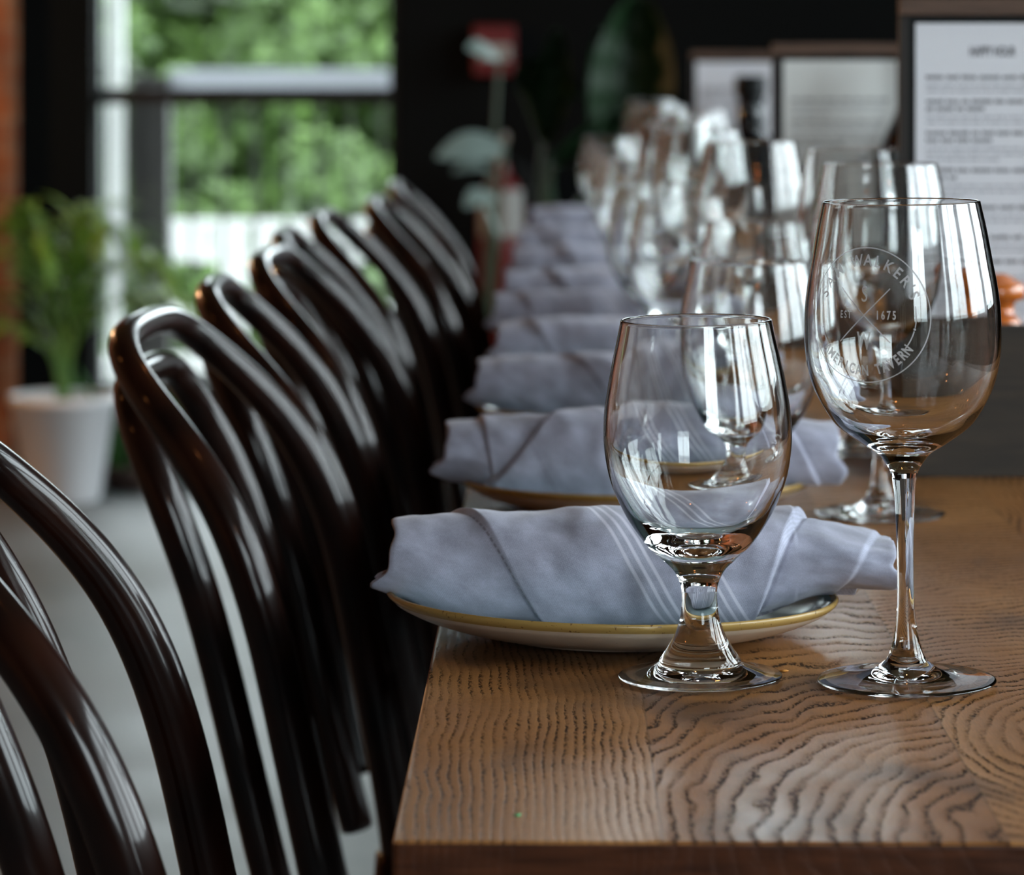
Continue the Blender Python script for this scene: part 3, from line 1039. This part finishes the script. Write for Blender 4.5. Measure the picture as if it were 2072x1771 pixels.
# ------------------------------------------------------------------ napkins
def make_napkin(D, x0, x1, ztop, seed, label, big=1.0, rz=0.0):
    """cloth rolled round cutlery, lying across the plate; helical folds step the radius"""
    zb = 0.0075
    L = x1 - x0
    nu, nv = (300, 110) if seed < 3 else (170, 64)
    r = random.Random(seed)
    plate_x = plates[seed][1]
    # fold lines: (start fraction of the length at the top, drift per radian, step, sharpness)
    if seed == 0:
        seams = [(0.150, 0.0160, 0.0022), (0.812, -0.0095, -0.0046), (0.965, -0.0075, -0.0014)]
    elif seed == 1:
        seams = [(0.09, 0.004, 0.0016), (0.30, -0.022, 0.0030), (0.84, 0.012, -0.0016)]
    else:
        seams = [(r.uniform(0.06, 0.3), r.uniform(0.008, 0.02), 0.0022), (r.uniform(0.72, 0.9), r.uniform(-0.012, 0.01), -0.002)]
    V, UV = [], []

    def section(X):
        f = (X - x0) / L
        e = min(1.0, max(0.0, (abs(X - plate_x) - 0.068) / 0.045))
        zl = zb + 0.0130 * e * e * (3 - 2 * e)          # the roll rides up over the raised rim
        zt = ztop * (1 - 0.10 * max(0, (f - 0.80) / 0.2)) - 0.0015 * math.exp(-f * 9)
        rz_, cz = (zt - zl) / 2, (zt + zl) / 2
        ry_ = (0.0335 if seed == 0 else 0.034) * (1 - 0.05 * abs(f - 0.5)) * big
        if seed == 0 and f > 0.80:
            rz_ *= 0.97
        if seed == 1:
            rz_ *= 1 + 0.05 * math.sin(f * PI)
        return ry_, rz_, cz, zl

    def point(X, th, sc=1.0, dx=0.0):
        ry_, rz_, cz, zl = section(X)
        add = 0.0
        for (f0, k, s) in seams:
            e = (X - (x0 + f0 * L) - k * th) / 0.0007
            e = max(-4, min(4, e))
            add += s * (0.5 + 0.5 * math.tanh(e)) if s > 0 else s * (0.5 + 0.5 * math.tanh(e / 1.6))
            # the free hem edge is a little proud of the roll, with a groove before it
            add += abs(s) * 0.30 * math.exp(-(e * 0.35 - (0.9 if s > 0 else -0.9)) ** 2)
            add -= abs(s) * 0.35 * math.exp(-(e * 0.6 + (1.2 if s > 0 else -1.2)) ** 2)
        nz_ = noise.noise(Vector((X * 26 + seed * 9, th * 1.1, seed * 3.1))) * 0.0032
        nz_ += noise.noise(Vector((X * 70 - th * 1.6 + seed * 5, th * 2.0 + X * 40, seed * 1.7))) * 0.0009
        s_ = math.sin(th)
        c_ = math.cos(th)
        # superellipse: flatter front face, rounded shoulders
        q = 2.2
        rad = (abs(s_) ** q + abs(c_) ** q) ** (-1 / q)
        y_ = -s_ * rad * (ry_ + add + nz_) * sc
        z_ = cz + c_ * rad * (rz_ + add + nz_) * sc
        z_ = max(z_, zl - 0.0002)
        return (X + dx, y_, z_)

    rows = []

    def ring(X, sc, dxf, vshift=0.0):
        row = []
        for j in range(nv):
            th = -PI + 2 * PI * j / nv
            row.append(len(V))
            V.append(point(X, th, sc, dxf(th)))
            UV.append(((X - x0) + dxf(th) - 0.0170 * th * (1 if th > 0 else 1) + 0.004, th * 0.034))
        rows.append(row)

    def lend(th):   # the left end: front lower corner droops outward
        return -0.0100 * math.exp(-((th - 2.2) / 0.33) ** 2) + 0.0025 * math.exp(-((th - 0.75) / 0.3) ** 2)

    def rend(th):   # the right end: folded back in a soft vee
        return 0.0045 * math.exp(-((th - 1.9) / 0.35) ** 2) - 0.003 * math.exp(-((th - 1.45) / 0.3) ** 2)
    # inner coils at the left end
    ring(x0 + 0.030, 0.55, lambda t: 0.0)
    ring(x0 + 0.003, 0.60, lend)
    ring(x0 + 0.002, 0.68, lend)
    ring(x0 + 0.018, 0.76, lend)
    ring(x0 + 0.018, 0.80, lend)
    ring(x0 + 0.001, 0.86, lend)
    ring(x0 + 0.0, 0.91, lend)
    ring(x0 + 0.010, 0.94, lend)
    ring(x0 + 0.004, 0.97, lend)
    for i in range(nu + 1):
        X = x0 + L * i / nu
        f = i / nu
        wl = max(0, 1 - f / 0.07)
        wr = max(0, (f - 0.93) / 0.07)
        ring(X, 1.0 - 0.03 * max(0, 1 - f / 0.012) ** 2 - 0.03 * max(0, (f - 0.988) / 0.012) ** 2,
             lambda t, wl=wl, wr=wr: lend(t) * wl ** 2 + rend(t) * wr ** 2)
    ring(x1 - 0.006, 0.93, rend)
    ring(x1 - 0.018, 0.88, rend)
    ring(x1 - 0.018, 0.82, rend)
    ring(x1 - 0.001, 0.77, rend)
    ring(x1 - 0.002, 0.70, rend)
    ring(x1 - 0.028, 0.60, lambda t: 0.0)
    Fc = []
    for a in range(len(rows) - 1):
        for j in range(nv):
            j2 = (j + 1) % nv
            Fc.append((rows[a][j], rows[a + 1][j], rows[a + 1][j2], rows[a][j2]))
    Fc.append(tuple(rows[0]))
    Fc.append(tuple(reversed(rows[-1])))
    cxm = (x0 + x1) / 2
    V = [(v[0] - cxm, v[1], v[2]) for v in V]
    me = pymesh('rolled_napkin', V, Fc)
    uvl = me.uv_layers.new(name='UVMap')
    nvert = nv
    for p in me.polygons:
        js = [me.loops[li].vertex_index for li in p.loop_indices]
        for li in p.loop_indices:
            vi = me.loops[li].vertex_index
            u, v = UV[vi]
            # keep the strip that closes the ring continuous
            if len(js) == 4 and (vi % nvert == 0) and any(q % nvert == nvert - 1 for q in js):
                u -= 0.0170 * 2 * PI
                v += 2 * PI * 0.034
            uvl.data[li].uv = (u, v)
    o = link('rolled_napkin', me, M['napkin'], None, (cxm, D, TABLE_Z))
    o.rotation_euler = (0, 0, rz)
    tag(o, label, 'napkin', 'rolled napkins on the plates')
    return o


naps = [  # depth, left, right, top height
    (1.668, -0.086, 0.1735, 0.0605, 0.0), (2.125, -0.074, 0.184, 0.0600, 0.01), (2.580, -0.064, 0.190, 0.0590, -0.03), (2.975, -0.056, 0.165, 0.0560, 0.01),
    (3.300, -0.065, 0.160, 0.058, -0.01), (3.690, -0.061, 0.165, 0.0560, 0.02), (4.110, -0.058, 0.160, 0.0570, 0.0), (4.590, -0.056, 0.150, 0.0570, 0.01), (5.210, -0.043, 0.160, 0.0570, 0.0)]
nlab = ['nearest grey-blue rolled napkin with fine white stripes and stitched hem, on the overhanging plate',
        'second grey-blue rolled napkin, bulging, on the plate that shows pale blue glaze',
        'third grey rolled napkin, its left end bright, directly behind the second',
        'fourth grey rolled napkin with light diagonal stripes, blurred',
        'fifth grey rolled napkin, blurred, between the fourth and sixth',
        'sixth grey rolled napkin, blurred', 'seventh grey rolled napkin, strongly blurred',
        'eighth rolled napkin, last but one toward the far end', 'farthest rolled napkin, a pale strip at the end of the table']
for i, (D, a, b_, zt_, rz_) in enumerate(naps):
    make_napkin(D, a, b_, zt_, i, nlab[i], rz=rz_)

# ------------------------------------------------------------------ caddies, menus, bottles, mill
def make_caddy(x0_, x1_, y0_, y1_, h, label):
    t_ = 0.012
    root = empty('wooden_caddy', ((x0_ + x1_) / 2, (y0_ + y1_) / 2, TABLE_Z), label, 'caddy', 'wooden table caddies')
    w, dd = (x1_ - x0_) / 2, (y1_ - y0_) / 2
    boxes('front_board', M['box_wood'], [(-w, w, -dd, -dd + t_, 0.0, h)], root, 0.0012)
    boxes('back_board', M['box_wood'], [(-w, w, dd - t_, dd, 0.0, h)], root, 0.0012)
    boxes('side_board', M['box_wood'], [(-w, -w + t_, -dd + t_, dd - t_, 0.0, h)], root, 0.0012)
    boxes('side_board', M['box_wood'], [(w - t_, w, -dd + t_, dd - t_, 0.0, h)], root, 0.0012)
    boxes('bottom_board', M['box_wood'], [(-w + t_, w - t_, -dd + t_, dd - t_, 0.0, 0.008)], root)
    return root


def text_mesh(body, size, bold=0.0):
    cu = bpy.data.curves.new('t', 'FONT')
    cu.body = body
    cu.size = size
    cu.align_x = 'CENTER'
    cu.align_y = 'CENTER'
    cu.offset = bold
    ob = bpy.data.objects.new('t', cu)
    C.objects.link(ob)
    dg = bpy.context.evaluated_depsgraph_get()
    me = bpy.data.meshes.new_from_object(ob.evaluated_get(dg))
    bpy.data.objects.remove(ob)
    bpy.data.curves.remove(cu)
    return me


def make_menu(x0_, y_, w, z0_, z1_, px0, pw_, pz1, label, paper, title=None, seed=1, slant=0.0, lines=True):
    """walnut stand holding a black clip board with one sheet; local x from the left edge"""
    root = empty('menu_stand', (x0_, y_, TABLE_Z + z0_), label, 'menu stand', 'menu stands in the caddies')
    h = z1_ - z0_
    fw = (px0 - x0_) * 0.55
    top_h = 0.0125
    boxes('top_bar', M['frame_wood'], [(0, w, -0.004, 0.016, h - top_h, h)], root, 0.001)
    boxes('bottom_bar', M['frame_wood'], [(0, w, 0.0, 0.014, 0, 0.012)], root, 0.001)
    boxes('side_rail', M['shaded_rail'], [(0, fw, 0.0, 0.014, 0.012, h - top_h)], root)
    boxes('side_rail', M['shaded_rail'], [(w - fw, w, 0.0, 0.014, 0.012, h - top_h)], root)
    boxes('backing_board', M['black'], [(fw, w - fw, 0.002, 0.010, 0.012, h - top_h)], root)
    a = px0 - x0_
    zt_ = pz1 - z0_
    sheet = boxes('menu_sheet', paper, [(a, a + pw_, 0.0006, 0.0016, 0.016, zt_)], root)
    rr = random.Random(seed)
    if title:
        me = text_mesh(title, 0.0100, 0.0002)
        for v in me.vertices:
            v.co = Vector((a + pw_ / 2 + v.co.x * 0.55, 0.0004, zt_ - 0.0215 + v.co.y))
        link('title', me, M['ink'], sheet)
    V1, F1, V2, F2 = [], [], [], []

    def word(Vl, Fl, x, z, n, cw, ch):
        for q in range(n):
            b0 = len(Vl)
            xx0 = x + q * cw
            xx1 = xx0 + cw * 0.62
            up = z + ch * (1.0 if rr.random() < 0.7 else 0.8)
            Vl += [(xx0, 0.0004, z), (xx1, 0.0004, z), (xx1, 0.0004, up), (xx0, 0.0004, up)]
            Fl.append((b0, b0 + 1, b0 + 2, b0 + 3))
        return x + (n + 1) * cw
    z = zt_ - 0.042
    while z > 0.03 and lines:
        for ln in range(rr.choice((1, 2))):
            x = a + 0.008
            lim = a + pw_ * (0.95 if ln == 0 else rr.uniform(0.35, 0.6))
            while x < lim - 0.012:
                x = word(V1, F1, x, z, rr.randint(3, 8), 0.0019, 0.0030)
            z -= 0.0055
        for ln in range(rr.choice((2, 3, 3))):
            x = a + 0.008
            lim = a + pw_ * (0.94 if ln < 2 else rr.uniform(0.3, 0.7))
            while x < lim - 0.010:
                x = word(V2, F2, x, z, rr.randint(2, 8), 0.0013, 0.0018)
            z -= 0.0042
        z -= 0.0042
    if lines:
        link('menu_headings', pymesh('menu_headings', V1, F1, False), M['ink'], sheet)
        link('menu_small_print', pymesh('menu_small_print', V2, F2, False), M['pale_ink'], sheet)
    return root


sc = lambda px, D: (px - HX) / F * D
hz_ = lambda py, D: CAM_Z - TABLE_Z - (py - HY) / F * D
make_caddy(0.246, 0.430, 2.292, 2.440, hz_(657, 2.292), 'dark weathered wooden caddy beside the etched wine glass, holding the mill')
make_menu(sc(1818, 2.41), 2.405, 0.140, 0.0085, hz_(0, 2.41) + 0.001, sc(1850, 2.41), 0.1145, hz_(47, 2.41), 'tallest menu stand, with a happy hour sheet, at the right edge', M['paper'], 'HAPPY HOUR', 3)
make_caddy(0.205, 0.420, 3.180, 3.330, 0.095, 'dark wooden caddy in the middle of the table, behind the first caddy')
make_menu(sc(1563, 3.29), 3.295, 0.140, 0.0085, hz_(87, 3.29), sc(1585, 3.29), 0.1165, hz_(122, 3.29), 'menu stand with a pale cream sheet, middle one of the three', M['cream_paper'], None, 8)
make_caddy(0.185, 0.375, 4.680, 4.840, 0.095, 'farthest dark wooden caddy, behind the blurred glasses')
make_menu(sc(1398, 4.80), 4.80, 0.132, 0.0085, hz_(104, 4.8), sc(1408, 4.8), 0.1145, hz_(125, 4.8), 'farthest and smallest menu stand, half behind a dark bottle', M['paper'], None, 12)


def bottle(x_, y_, z_, r, zs, zn, rn, label):
    root = empty('dark_bottle', (x_, y_, TABLE_Z + z_), label, 'bottle', 'dark bottles in the caddies')
    pr = [(0, 0), (r * 0.9, 0), (r, 0.004), (r, zs * 0.55), (r, zs * 0.80), (r * 0.93, zs * 0.90), (r * 0.62, zs), (rn * 1.15, zs * 1.09), (rn, zs * 1.16), (rn, zn - 0.03)]
    link('body', lathe_mesh('body', smooth_prof(pr, 4) + [(0, zn - 0.03)], 40), M['bottle'], root)
    link('cap', lathe_mesh('cap', [(0, zn - 0.032), (rn * 1.15, zn - 0.032), (rn * 1.2, zn - 0.028), (rn * 1.2, zn - 0.003), (rn * 1.05, zn), (0, zn)], 32), M['black'], root)


bottle(sc(1853, 3.235), 3.236, 0.0083, 0.0365, 0.232, 0.30, 0.0135, 'black bottle standing between the middle and the tallest menu stands')
bottle(sc(1519, 4.735), 4.735, 0.0083, 0.034, 0.186, 0.266, 0.0195, 'dark bottle standing before the farthest menu sheet')

pm = empty('pepper_mill', (sc(2016, 2.345), 2.345, TABLE_Z + 0.0083), 'orange varnished wooden pepper mill rising from the nearest caddy', 'pepper mill')
link('body', lathe_mesh('body', smooth_prof([(0, 0), (0.021, 0), (0.022, 0.01), (0.017, 0.04), (0.015, 0.07), (0.018, 0.09), (0.0165, 0.10), (0.010, 0.1035), (0.0, 0.104)], 5), 40), M['orange_wood'], pm)
link('knob', lathe_mesh('knob', smooth_prof([(0.0, 0.1035), (0.0125, 0.1040), (0.0118, 0.108), (0.0135, 0.1125), (0.0185, 0.1155), (0.0205, 0.1205), (0.0188, 0.126), (0.0135, 0.1290), (0.0125, 0.1300), (0.006, 0.1335), (0, 0.134)], 5), 48), M['orange_wood'], pm)

# crumbs
c1 = P(1047, 1651, 6500 * 0.298 / (1651 - 120))
o = link('green_crumb', lathe_mesh('green_crumb', [(0, 0), (0.0009, 0.0002), (0.0011, 0.0006), (0, 0.0010)], 7), mat('green_crumb', (0.10, 0.38, 0.16), 0.7), None, (c1.x, c1.y, TABLE_Z))
o.scale = (1.4, 2.2, 0.7)
tag(o, 'tiny green crumb on the bare wood near the table corner', 'crumb')
c1 = P(1586, 1358, 6500 * 0.298 / (1358 - 120))
o = link('orange_crumb', lathe_mesh('orange_crumb', [(0, 0), (0.0009, 0.0002), (0.0012, 0.0007), (0, 0.0012)], 7), mat('orange_crumb', (0.6, 0.25, 0.04), 0.7), None, (c1.x, c1.y, TABLE_Z))
o.scale = (2.0, 2.0, 0.8)
tag(o, 'tiny orange crumb beside the foot of the nearest goblet', 'crumb')


# ------------------------------------------------------------------ plants
def blade(V, Fc, base, direc, up, length, width, droop, n=8, fold=0.25):
    """one long leaf: two rows meeting in a shallow fold"""
    p = Vector(base)
    d = Vector(direc).normalized()
    st = length / n
    b0 = len(V)
    for i in range(n + 1):
        f = i / n
        w = width * (math.sin(PI * min(1, f * 0.93 + 0.07)) ** 0.7) * 0.5
        side = d.cross(Vector(up)).normalized()
        nrm = side.cross(d).normalized()
        V += [p - side * w + nrm * w * fold, p.copy(), p + side * w + nrm * w * fold]
        d = (d + Vector((0, 0, -droop / n))).normalized()
        p = p + d * st
    for i in range(n):
        a = b0 + i * 3
        Fc.append((a, a + 1, a + 4, a + 3))
        Fc.append((a + 1, a + 2, a + 5, a + 4))


def pot_mesh(parent, r0, r1, h, m, name='pot'):
    pr = [(0, 0), (r0, 0), (r0 + 0.003, 0.004), (r1 - 0.002, h - 0.02), (r1 + 0.003, h - 0.018), (r1 + 0.004, h), (r1 - 0.004, h), (r1 - 0.008, h - 0.03), (0, h - 0.035)]
    link(name, lathe_mesh(name, pr, 48), m, parent)
    link('soil', lathe_mesh('soil', [(0, h - 0.030), (r1 - 0.010, h - 0.030), (r1 - 0.010, h - 0.034), (0, h - 0.034)], 32), M['soil'], parent)


r = random.Random(5)
PD = 7.62
pp = empty('potted_palm', (sc(126, PD), PD, 0), 'potted palm with thin arching fronds in a white tapered pot by the brick pier', 'potted plant')
pot_mesh(pp, 0.085, 0.125, CAM_Z - (800 - HY) / F * PD, M['pot'])
H0 = CAM_Z - (800 - HY) / F * PD
fronds = [(-0.20, -0.04, 0.50), (-0.16, -0.08, 0.42), (-0.10, 0.04, 0.52), (0.08, -0.04, 0.52), (0.13, -0.02, 0.46), (0.19, -0.05, 0.40), (-0.22, 0.04, 0.30),
          (0.04, 0.05, 0.50), (-0.04, -0.06, 0.46), (0.22, -0.03, 0.30), (-0.17, -0.08, 0.22), (0.11, 0.05, 0.34)]
for i, (fx, fy, ln) in enumerate(fronds):
    # stalk rises, then arches outward
    pts = catmull([(fx * 0.04, fy * 0.1, H0 - 0.03), (fx * 0.12, fy * 0.2, H0 + ln * 0.38), (fx * 0.5, fy * 0.6, H0 + ln * 0.72), (fx * 1.0, fy, H0 + ln * 0.86), (fx * 1.35, fy * 1.3, H0 + ln * 0.78)], 6)
    fo = link('frond_stalk', tube_mesh('frond_stalk', pts, list(np.linspace(0.0065, 0.002, len(pts))), 8), M['stem'], pp)
    V, Fc = [], []
    for k in range(7, len(pts)):
        f = (k - 7) / (len(pts) - 8)
        t_ = (Vector(pts[k]) - Vector(pts[k - 1])).normalized()
        for s in (-1, 1):
            sd = t_.cross(Vector((0, 0, 1)))
            if sd.length < 0.1:
                sd = Vector((1, 0, 0))
            sd = (sd.normalized() + Vector((r.uniform(-0.3, 0.3), r.uniform(-0.5, 0.5), 0.25))).normalized() * s
            d_ = (t_ * 0.9 + Vector((sd.x, sd.y, abs(sd.z) * 0.3))).normalized()
            blade(V, Fc, pts[k], d_, (0, 0, 1), r.uniform(0.13, 0.20) * (1.1 - 0.4 * f), 0.012, 0.9, 6)
    link('frond_leaflets', pymesh('frond_leaflets', V, Fc), M['palm'], pp)

gp = empty('grassy_plant', (sc(262, 7.80), 7.80, 0), 'low bright green grassy plant on the floor beside the white pot', 'potted plant')
pot_mesh(gp, 0.05, 0.065, 0.06, M['terracotta'])
V, Fc = [], []
for k in range(46):
    a = r.uniform(0, 2 * PI)
    blade(V, Fc, (0.03 * math.cos(a), 0.03 * math.sin(a), 0.03), (0.33 * math.cos(a), 0.25 * math.sin(a), 1), (math.sin(a), -math.cos(a), 0), r.uniform(0.16, 0.34), 0.013, 0.7, 6)
link('leaves', pymesh('leaves', V, Fc), M['grass_leaf'], gp)

# large-leaved plant in front of the black wall
SD = 6.7
sx_, sy_ = sc(1130, SD), SD
sp_ = empty('broad_leaf_plant', (sx_, sy_, 0), 'tall plant with large dark paddle-shaped leaves before the black wall', 'potted plant')
pot_mesh(sp_, 0.11, 0.15, 0.28, M['terracotta'])


def paddle(stalk_px, tip_px, base_px, width, D, bend=0.0, m='deep_leaf'):
    b0 = P(base_px[0], base_px[1], D) - Vector((sx_, sy_, 0))
    tp = P(tip_px[0], tip_px[1], D + 0.05) - Vector((sx_, sy_, 0))
    mid = [P(px, py, D) - Vector((sx_, sy_, 0)) for px, py in stalk_px]
    pts = catmull([(0, 0, 0.24)] + [tuple(q) for q in mid] + [tuple(b0)], 6)
    link('leaf_stalk', tube_mesh('leaf_stalk', pts, list(np.linspace(0.012, 0.006, len(pts))), 10), M['deep_leaf'], sp_)
    ax = tp - b0
    L = ax.length
    d_ = ax.normalized()
    side = d_.cross(Vector((0, 1, 0))).normalized()
    nr = Vector((0, -1, 0))
    V, Fc = [], []
    n = 18
    for i in range(n + 1):
        f = i / n
        w = width * (math.sin(PI * (f * 0.96 + 0.02)) ** 0.62) * 0.5 * (1 - 0.12 * f)
        c_ = b0 + d_ * (L * f) + nr * (bend * math.sin(PI * f))
        for q in (-1, -0.5, 0, 0.5, 1):
            V.append(c_ + side * (w * q) + nr * (-0.030 + 0.085 * abs(q) * (1 if bend >= 0 else -1)) + nr * 0.006 * math.sin(f * 30 + q))
    for i in range(n):
        for q in range(4):
            a = i * 5 + q
            Fc.append((a, a + 1, a + 6, a + 5))
    link('leaf_blade', pymesh('leaf_blade', V, Fc), M[m], sp_)


paddle([(1140, 600), (1160, 430)], (1290, -10), (1265, 345), 0.185, SD, 0.05)
paddle([(1110, 560), (1095, 360)], (1130, 60), (1105, 290), 0.075, SD + 0.06, 0.02)
paddle([(1120, 520), (1100, 300)], (1170, 190), (1040, 140), 0.10, SD + 0.12, 0.02)
paddle([(1120, 600), (1090, 470)], (1270, 225), (1120, 330), 0.05, SD - 0.06, 0.02)
paddle([(1150, 640), (1200, 520)], (1215, 60), (1225, 330), 0.07, SD + 0.10, 0.02)

# pale-leaved plant left of it, in front of the extinguisher
VD = 6.3
vx = sc(975, VD)
vp = empty('silver_leaf_plant', (vx, VD, 0), 'small plant with broad silvery pale leaves in front of the red extinguisher', 'potted plant')
pot_mesh(vp, 0.07, 0.095, 0.20, M['terracotta'])


def pale(base_px, tip_px, width, dd=0.0):
    b0 = P(*base_px, VD + dd) - Vector((vx, VD, 0))
    tp = P(*tip_px, VD + dd - 0.06) - Vector((vx, VD, 0))
    pts = catmull([(0, 0, 0.17), ((b0.x) * 0.4, dd * 0.5, (0.17 + b0.z) * 0.55), tuple(b0)], 6)
    link('leaf_stalk', tube_mesh('leaf_stalk', pts, 0.004, 8), M['dull_stem'], vp)
    V, Fc = [], []
    ax = tp - b0
    d_ = ax.normalized()
    side = d_.cross(Vector((0.1, -0.75, 0.65)).normalized()).normalized()
    nn = side.cross(d_)
    n = 12
    for i in range(n + 1):
        f = i / n
        w = width * (math.sin(PI * (f ** 0.8 * 0.97 + 0.015)) ** 0.8) * 0.5
        c_ = b0 + ax * f + Vector((0, 0, 0.012 * math.sin(PI * f)))
        for q in (-1, 0, 1):
            V.append(c_ + side * (w * q) - nn * (w * 0.15 * abs(q)))
    for i in range(n):
        for q in range(2):
            a = i * 3 + q
            Fc.append((a, a + 1, a + 4, a + 3))
    link('leaf_blade', pymesh('leaf_blade', V, Fc), M['pale_leaf'], vp)


pale((1022, 292), (882, 318), 0.075)
pale((1000, 330), (1030, 276), 0.05, 0.05)
pale((1010, 118), (945, 98), 0.05, 0.1)
pale((1000, 395), (940, 420), 0.05, -0.03)
pale((1010, 470), (985, 430), 0.07, -0.05)
pale((990, 340), (915, 350), 0.03, 0.08)

# ------------------------------------------------------------------ wall fittings
fd = 7.98
a0, a1 = sc(958, fd), sc(1042, fd)
z0_, z1_ = CAM_Z - (152 - HY) / F * fd, CAM_Z - (52 - HY) / F * fd
fa = empty('fire_alarm', ((a0 + a1) / 2, RY1, z0_), 'small red fire alarm box with white handle on the black wall', 'fire alarm')
w_ = (a1 - a0) / 2
h_ = z1_ - z0_
boxes('housing', M['red'], [(-w_, w_, -0.05, 0.0, 0, h_)], fa, 0.006)
boxes('handle', M['label'], [(-w_ * 0.75, w_ * 0.8, -0.062, -0.049, h_ * 0.30, h_ * 0.62)], fa, 0.004)

fe = empty('fire_extinguisher', (sc(1014, 7.88), 7.88, 0.0), 'red fire extinguisher with white label standing against the black wall', 'fire extinguisher')
zz = CAM_Z - (300 - HY) / F * 7.88
link('cylinder', lathe_mesh('cylinder', smooth_prof([(0, 0.0), (0.050, 0), (0.056, 0.01), (0.057, 0.1), (0.057, zz - 0.20), (0.055, zz - 0.13), (0.042, zz - 0.09), (0.022, zz - 0.065), (0.018, zz - 0.04), (0.0, zz - 0.035)], 4), 40), M['red'], fe)
lz0, lz1 = CAM_Z - (478 - HY) / F * 7.85, CAM_Z - (384 - HY) / F * 7.85
V, Fc = [], []
for k in range(17):
    a = math.radians(-155 + k * 130 / 16)
    V += [(0.0582 * math.cos(a), 0.0582 * math.sin(a), lz0), (0.0582 * math.cos(a), 0.0582 * math.sin(a), lz1)]
for k in range(16):
    Fc.append((2 * k, 2 * k + 2, 2 * k + 3, 2 * k + 1))
link('paper_label', pymesh('paper_label', V, Fc), M['label'], fe)
boxes('valve_handle', M['black'], [(-0.05, 0.012, -0.010, 0.010, zz - 0.035, zz - 0.022), (-0.045, 0.012, -0.010, 0.010, zz - 0.012, zz), (-0.012, 0.012, -0.012, 0.012, zz - 0.045, zz - 0.01)], fe, 0.002)
pts = catmull([(0.012, 0, zz - 0.03), (0.055, 0, zz - 0.06), (0.072, -0.005, zz - 0.2), (0.066, -0.005, zz - 0.42)], 6)
link('hose', tube_mesh('hose', pts, 0.008, 10), M['black'], fe)

def lamp_light(loc, power, r_=0.03):
    l = bpy.data.lights.new('lamp_light', 'POINT')
    l.energy = power
    l.color = (1.0, 0.55, 0.26)
    l.shadow_soft_size = r_
    o = bpy.data.objects.new('lamp_light', l)
    C.objects.link(o)
    o.location = loc


# ------------------------------------------------------------------ warm pendant lamps over the room
pend = [(-1.9, 1.0, 2.15), (-1.9, 2.6, 2.15), (-1.9, 4.2, 2.15), (-2.15, 6.4, 1.70), (0.32, 3.2, 2.35), (0.32, 1.0, 2.35), (0.9, -1.4, 2.2)]
lab = ['warm pendant bulb over the left aisle near the camera', 'warm pendant bulb over the left aisle by the near chairs', 'warm pendant bulb over the left aisle by the far chairs', 'warm pendant bulb near the brick pier',
       'warm pendant bulb over the middle of the long table', 'warm pendant bulb over the near end of the long table', 'warm pendant bulb behind the camera']
p0 = empty('pendant_lamp', (0, 0, 0), 'x', 'pendant lamp', 'warm pendant lamps')
link('bulb', lathe_mesh('bulb', smooth_prof([(0, 0), (0.018, 0.004), (0.032, 0.03), (0.030, 0.05), (0.016, 0.075), (0.012, 0.085)], 4) + [(0, 0.085)], 24), M['bulb'], p0)
link('socket', lathe_mesh('socket', [(0, 0.084), (0.018, 0.084), (0.019, 0.13), (0.008, 0.14), (0, 0.14)], 20), M['bronze'], p0)
link('cord', tube_mesh('cord', [(0, 0, 0.138), (0, 0, 0.86)], 0.003, 8), M['black'], p0)
for i, (x_, y_, z_) in enumerate(pend):
    o = p0 if i == 0 else copy_tree(p0)
    o.location = (x_, y_, z_)
    for ch in o.children:
        if ch.name.startswith('cord'):
            ch.scale = (1, 1, 1)
            me = tube_mesh('cord', [(0, 0, 0.138), (0, 0, RZ - z_)], 0.003, 8)
            me.materials.append(M['black'])
            ch.data = me
    o['label'] = lab[i]
    if i == 3:
        lamp_light((x_, y_, z_ - 0.04), 26)
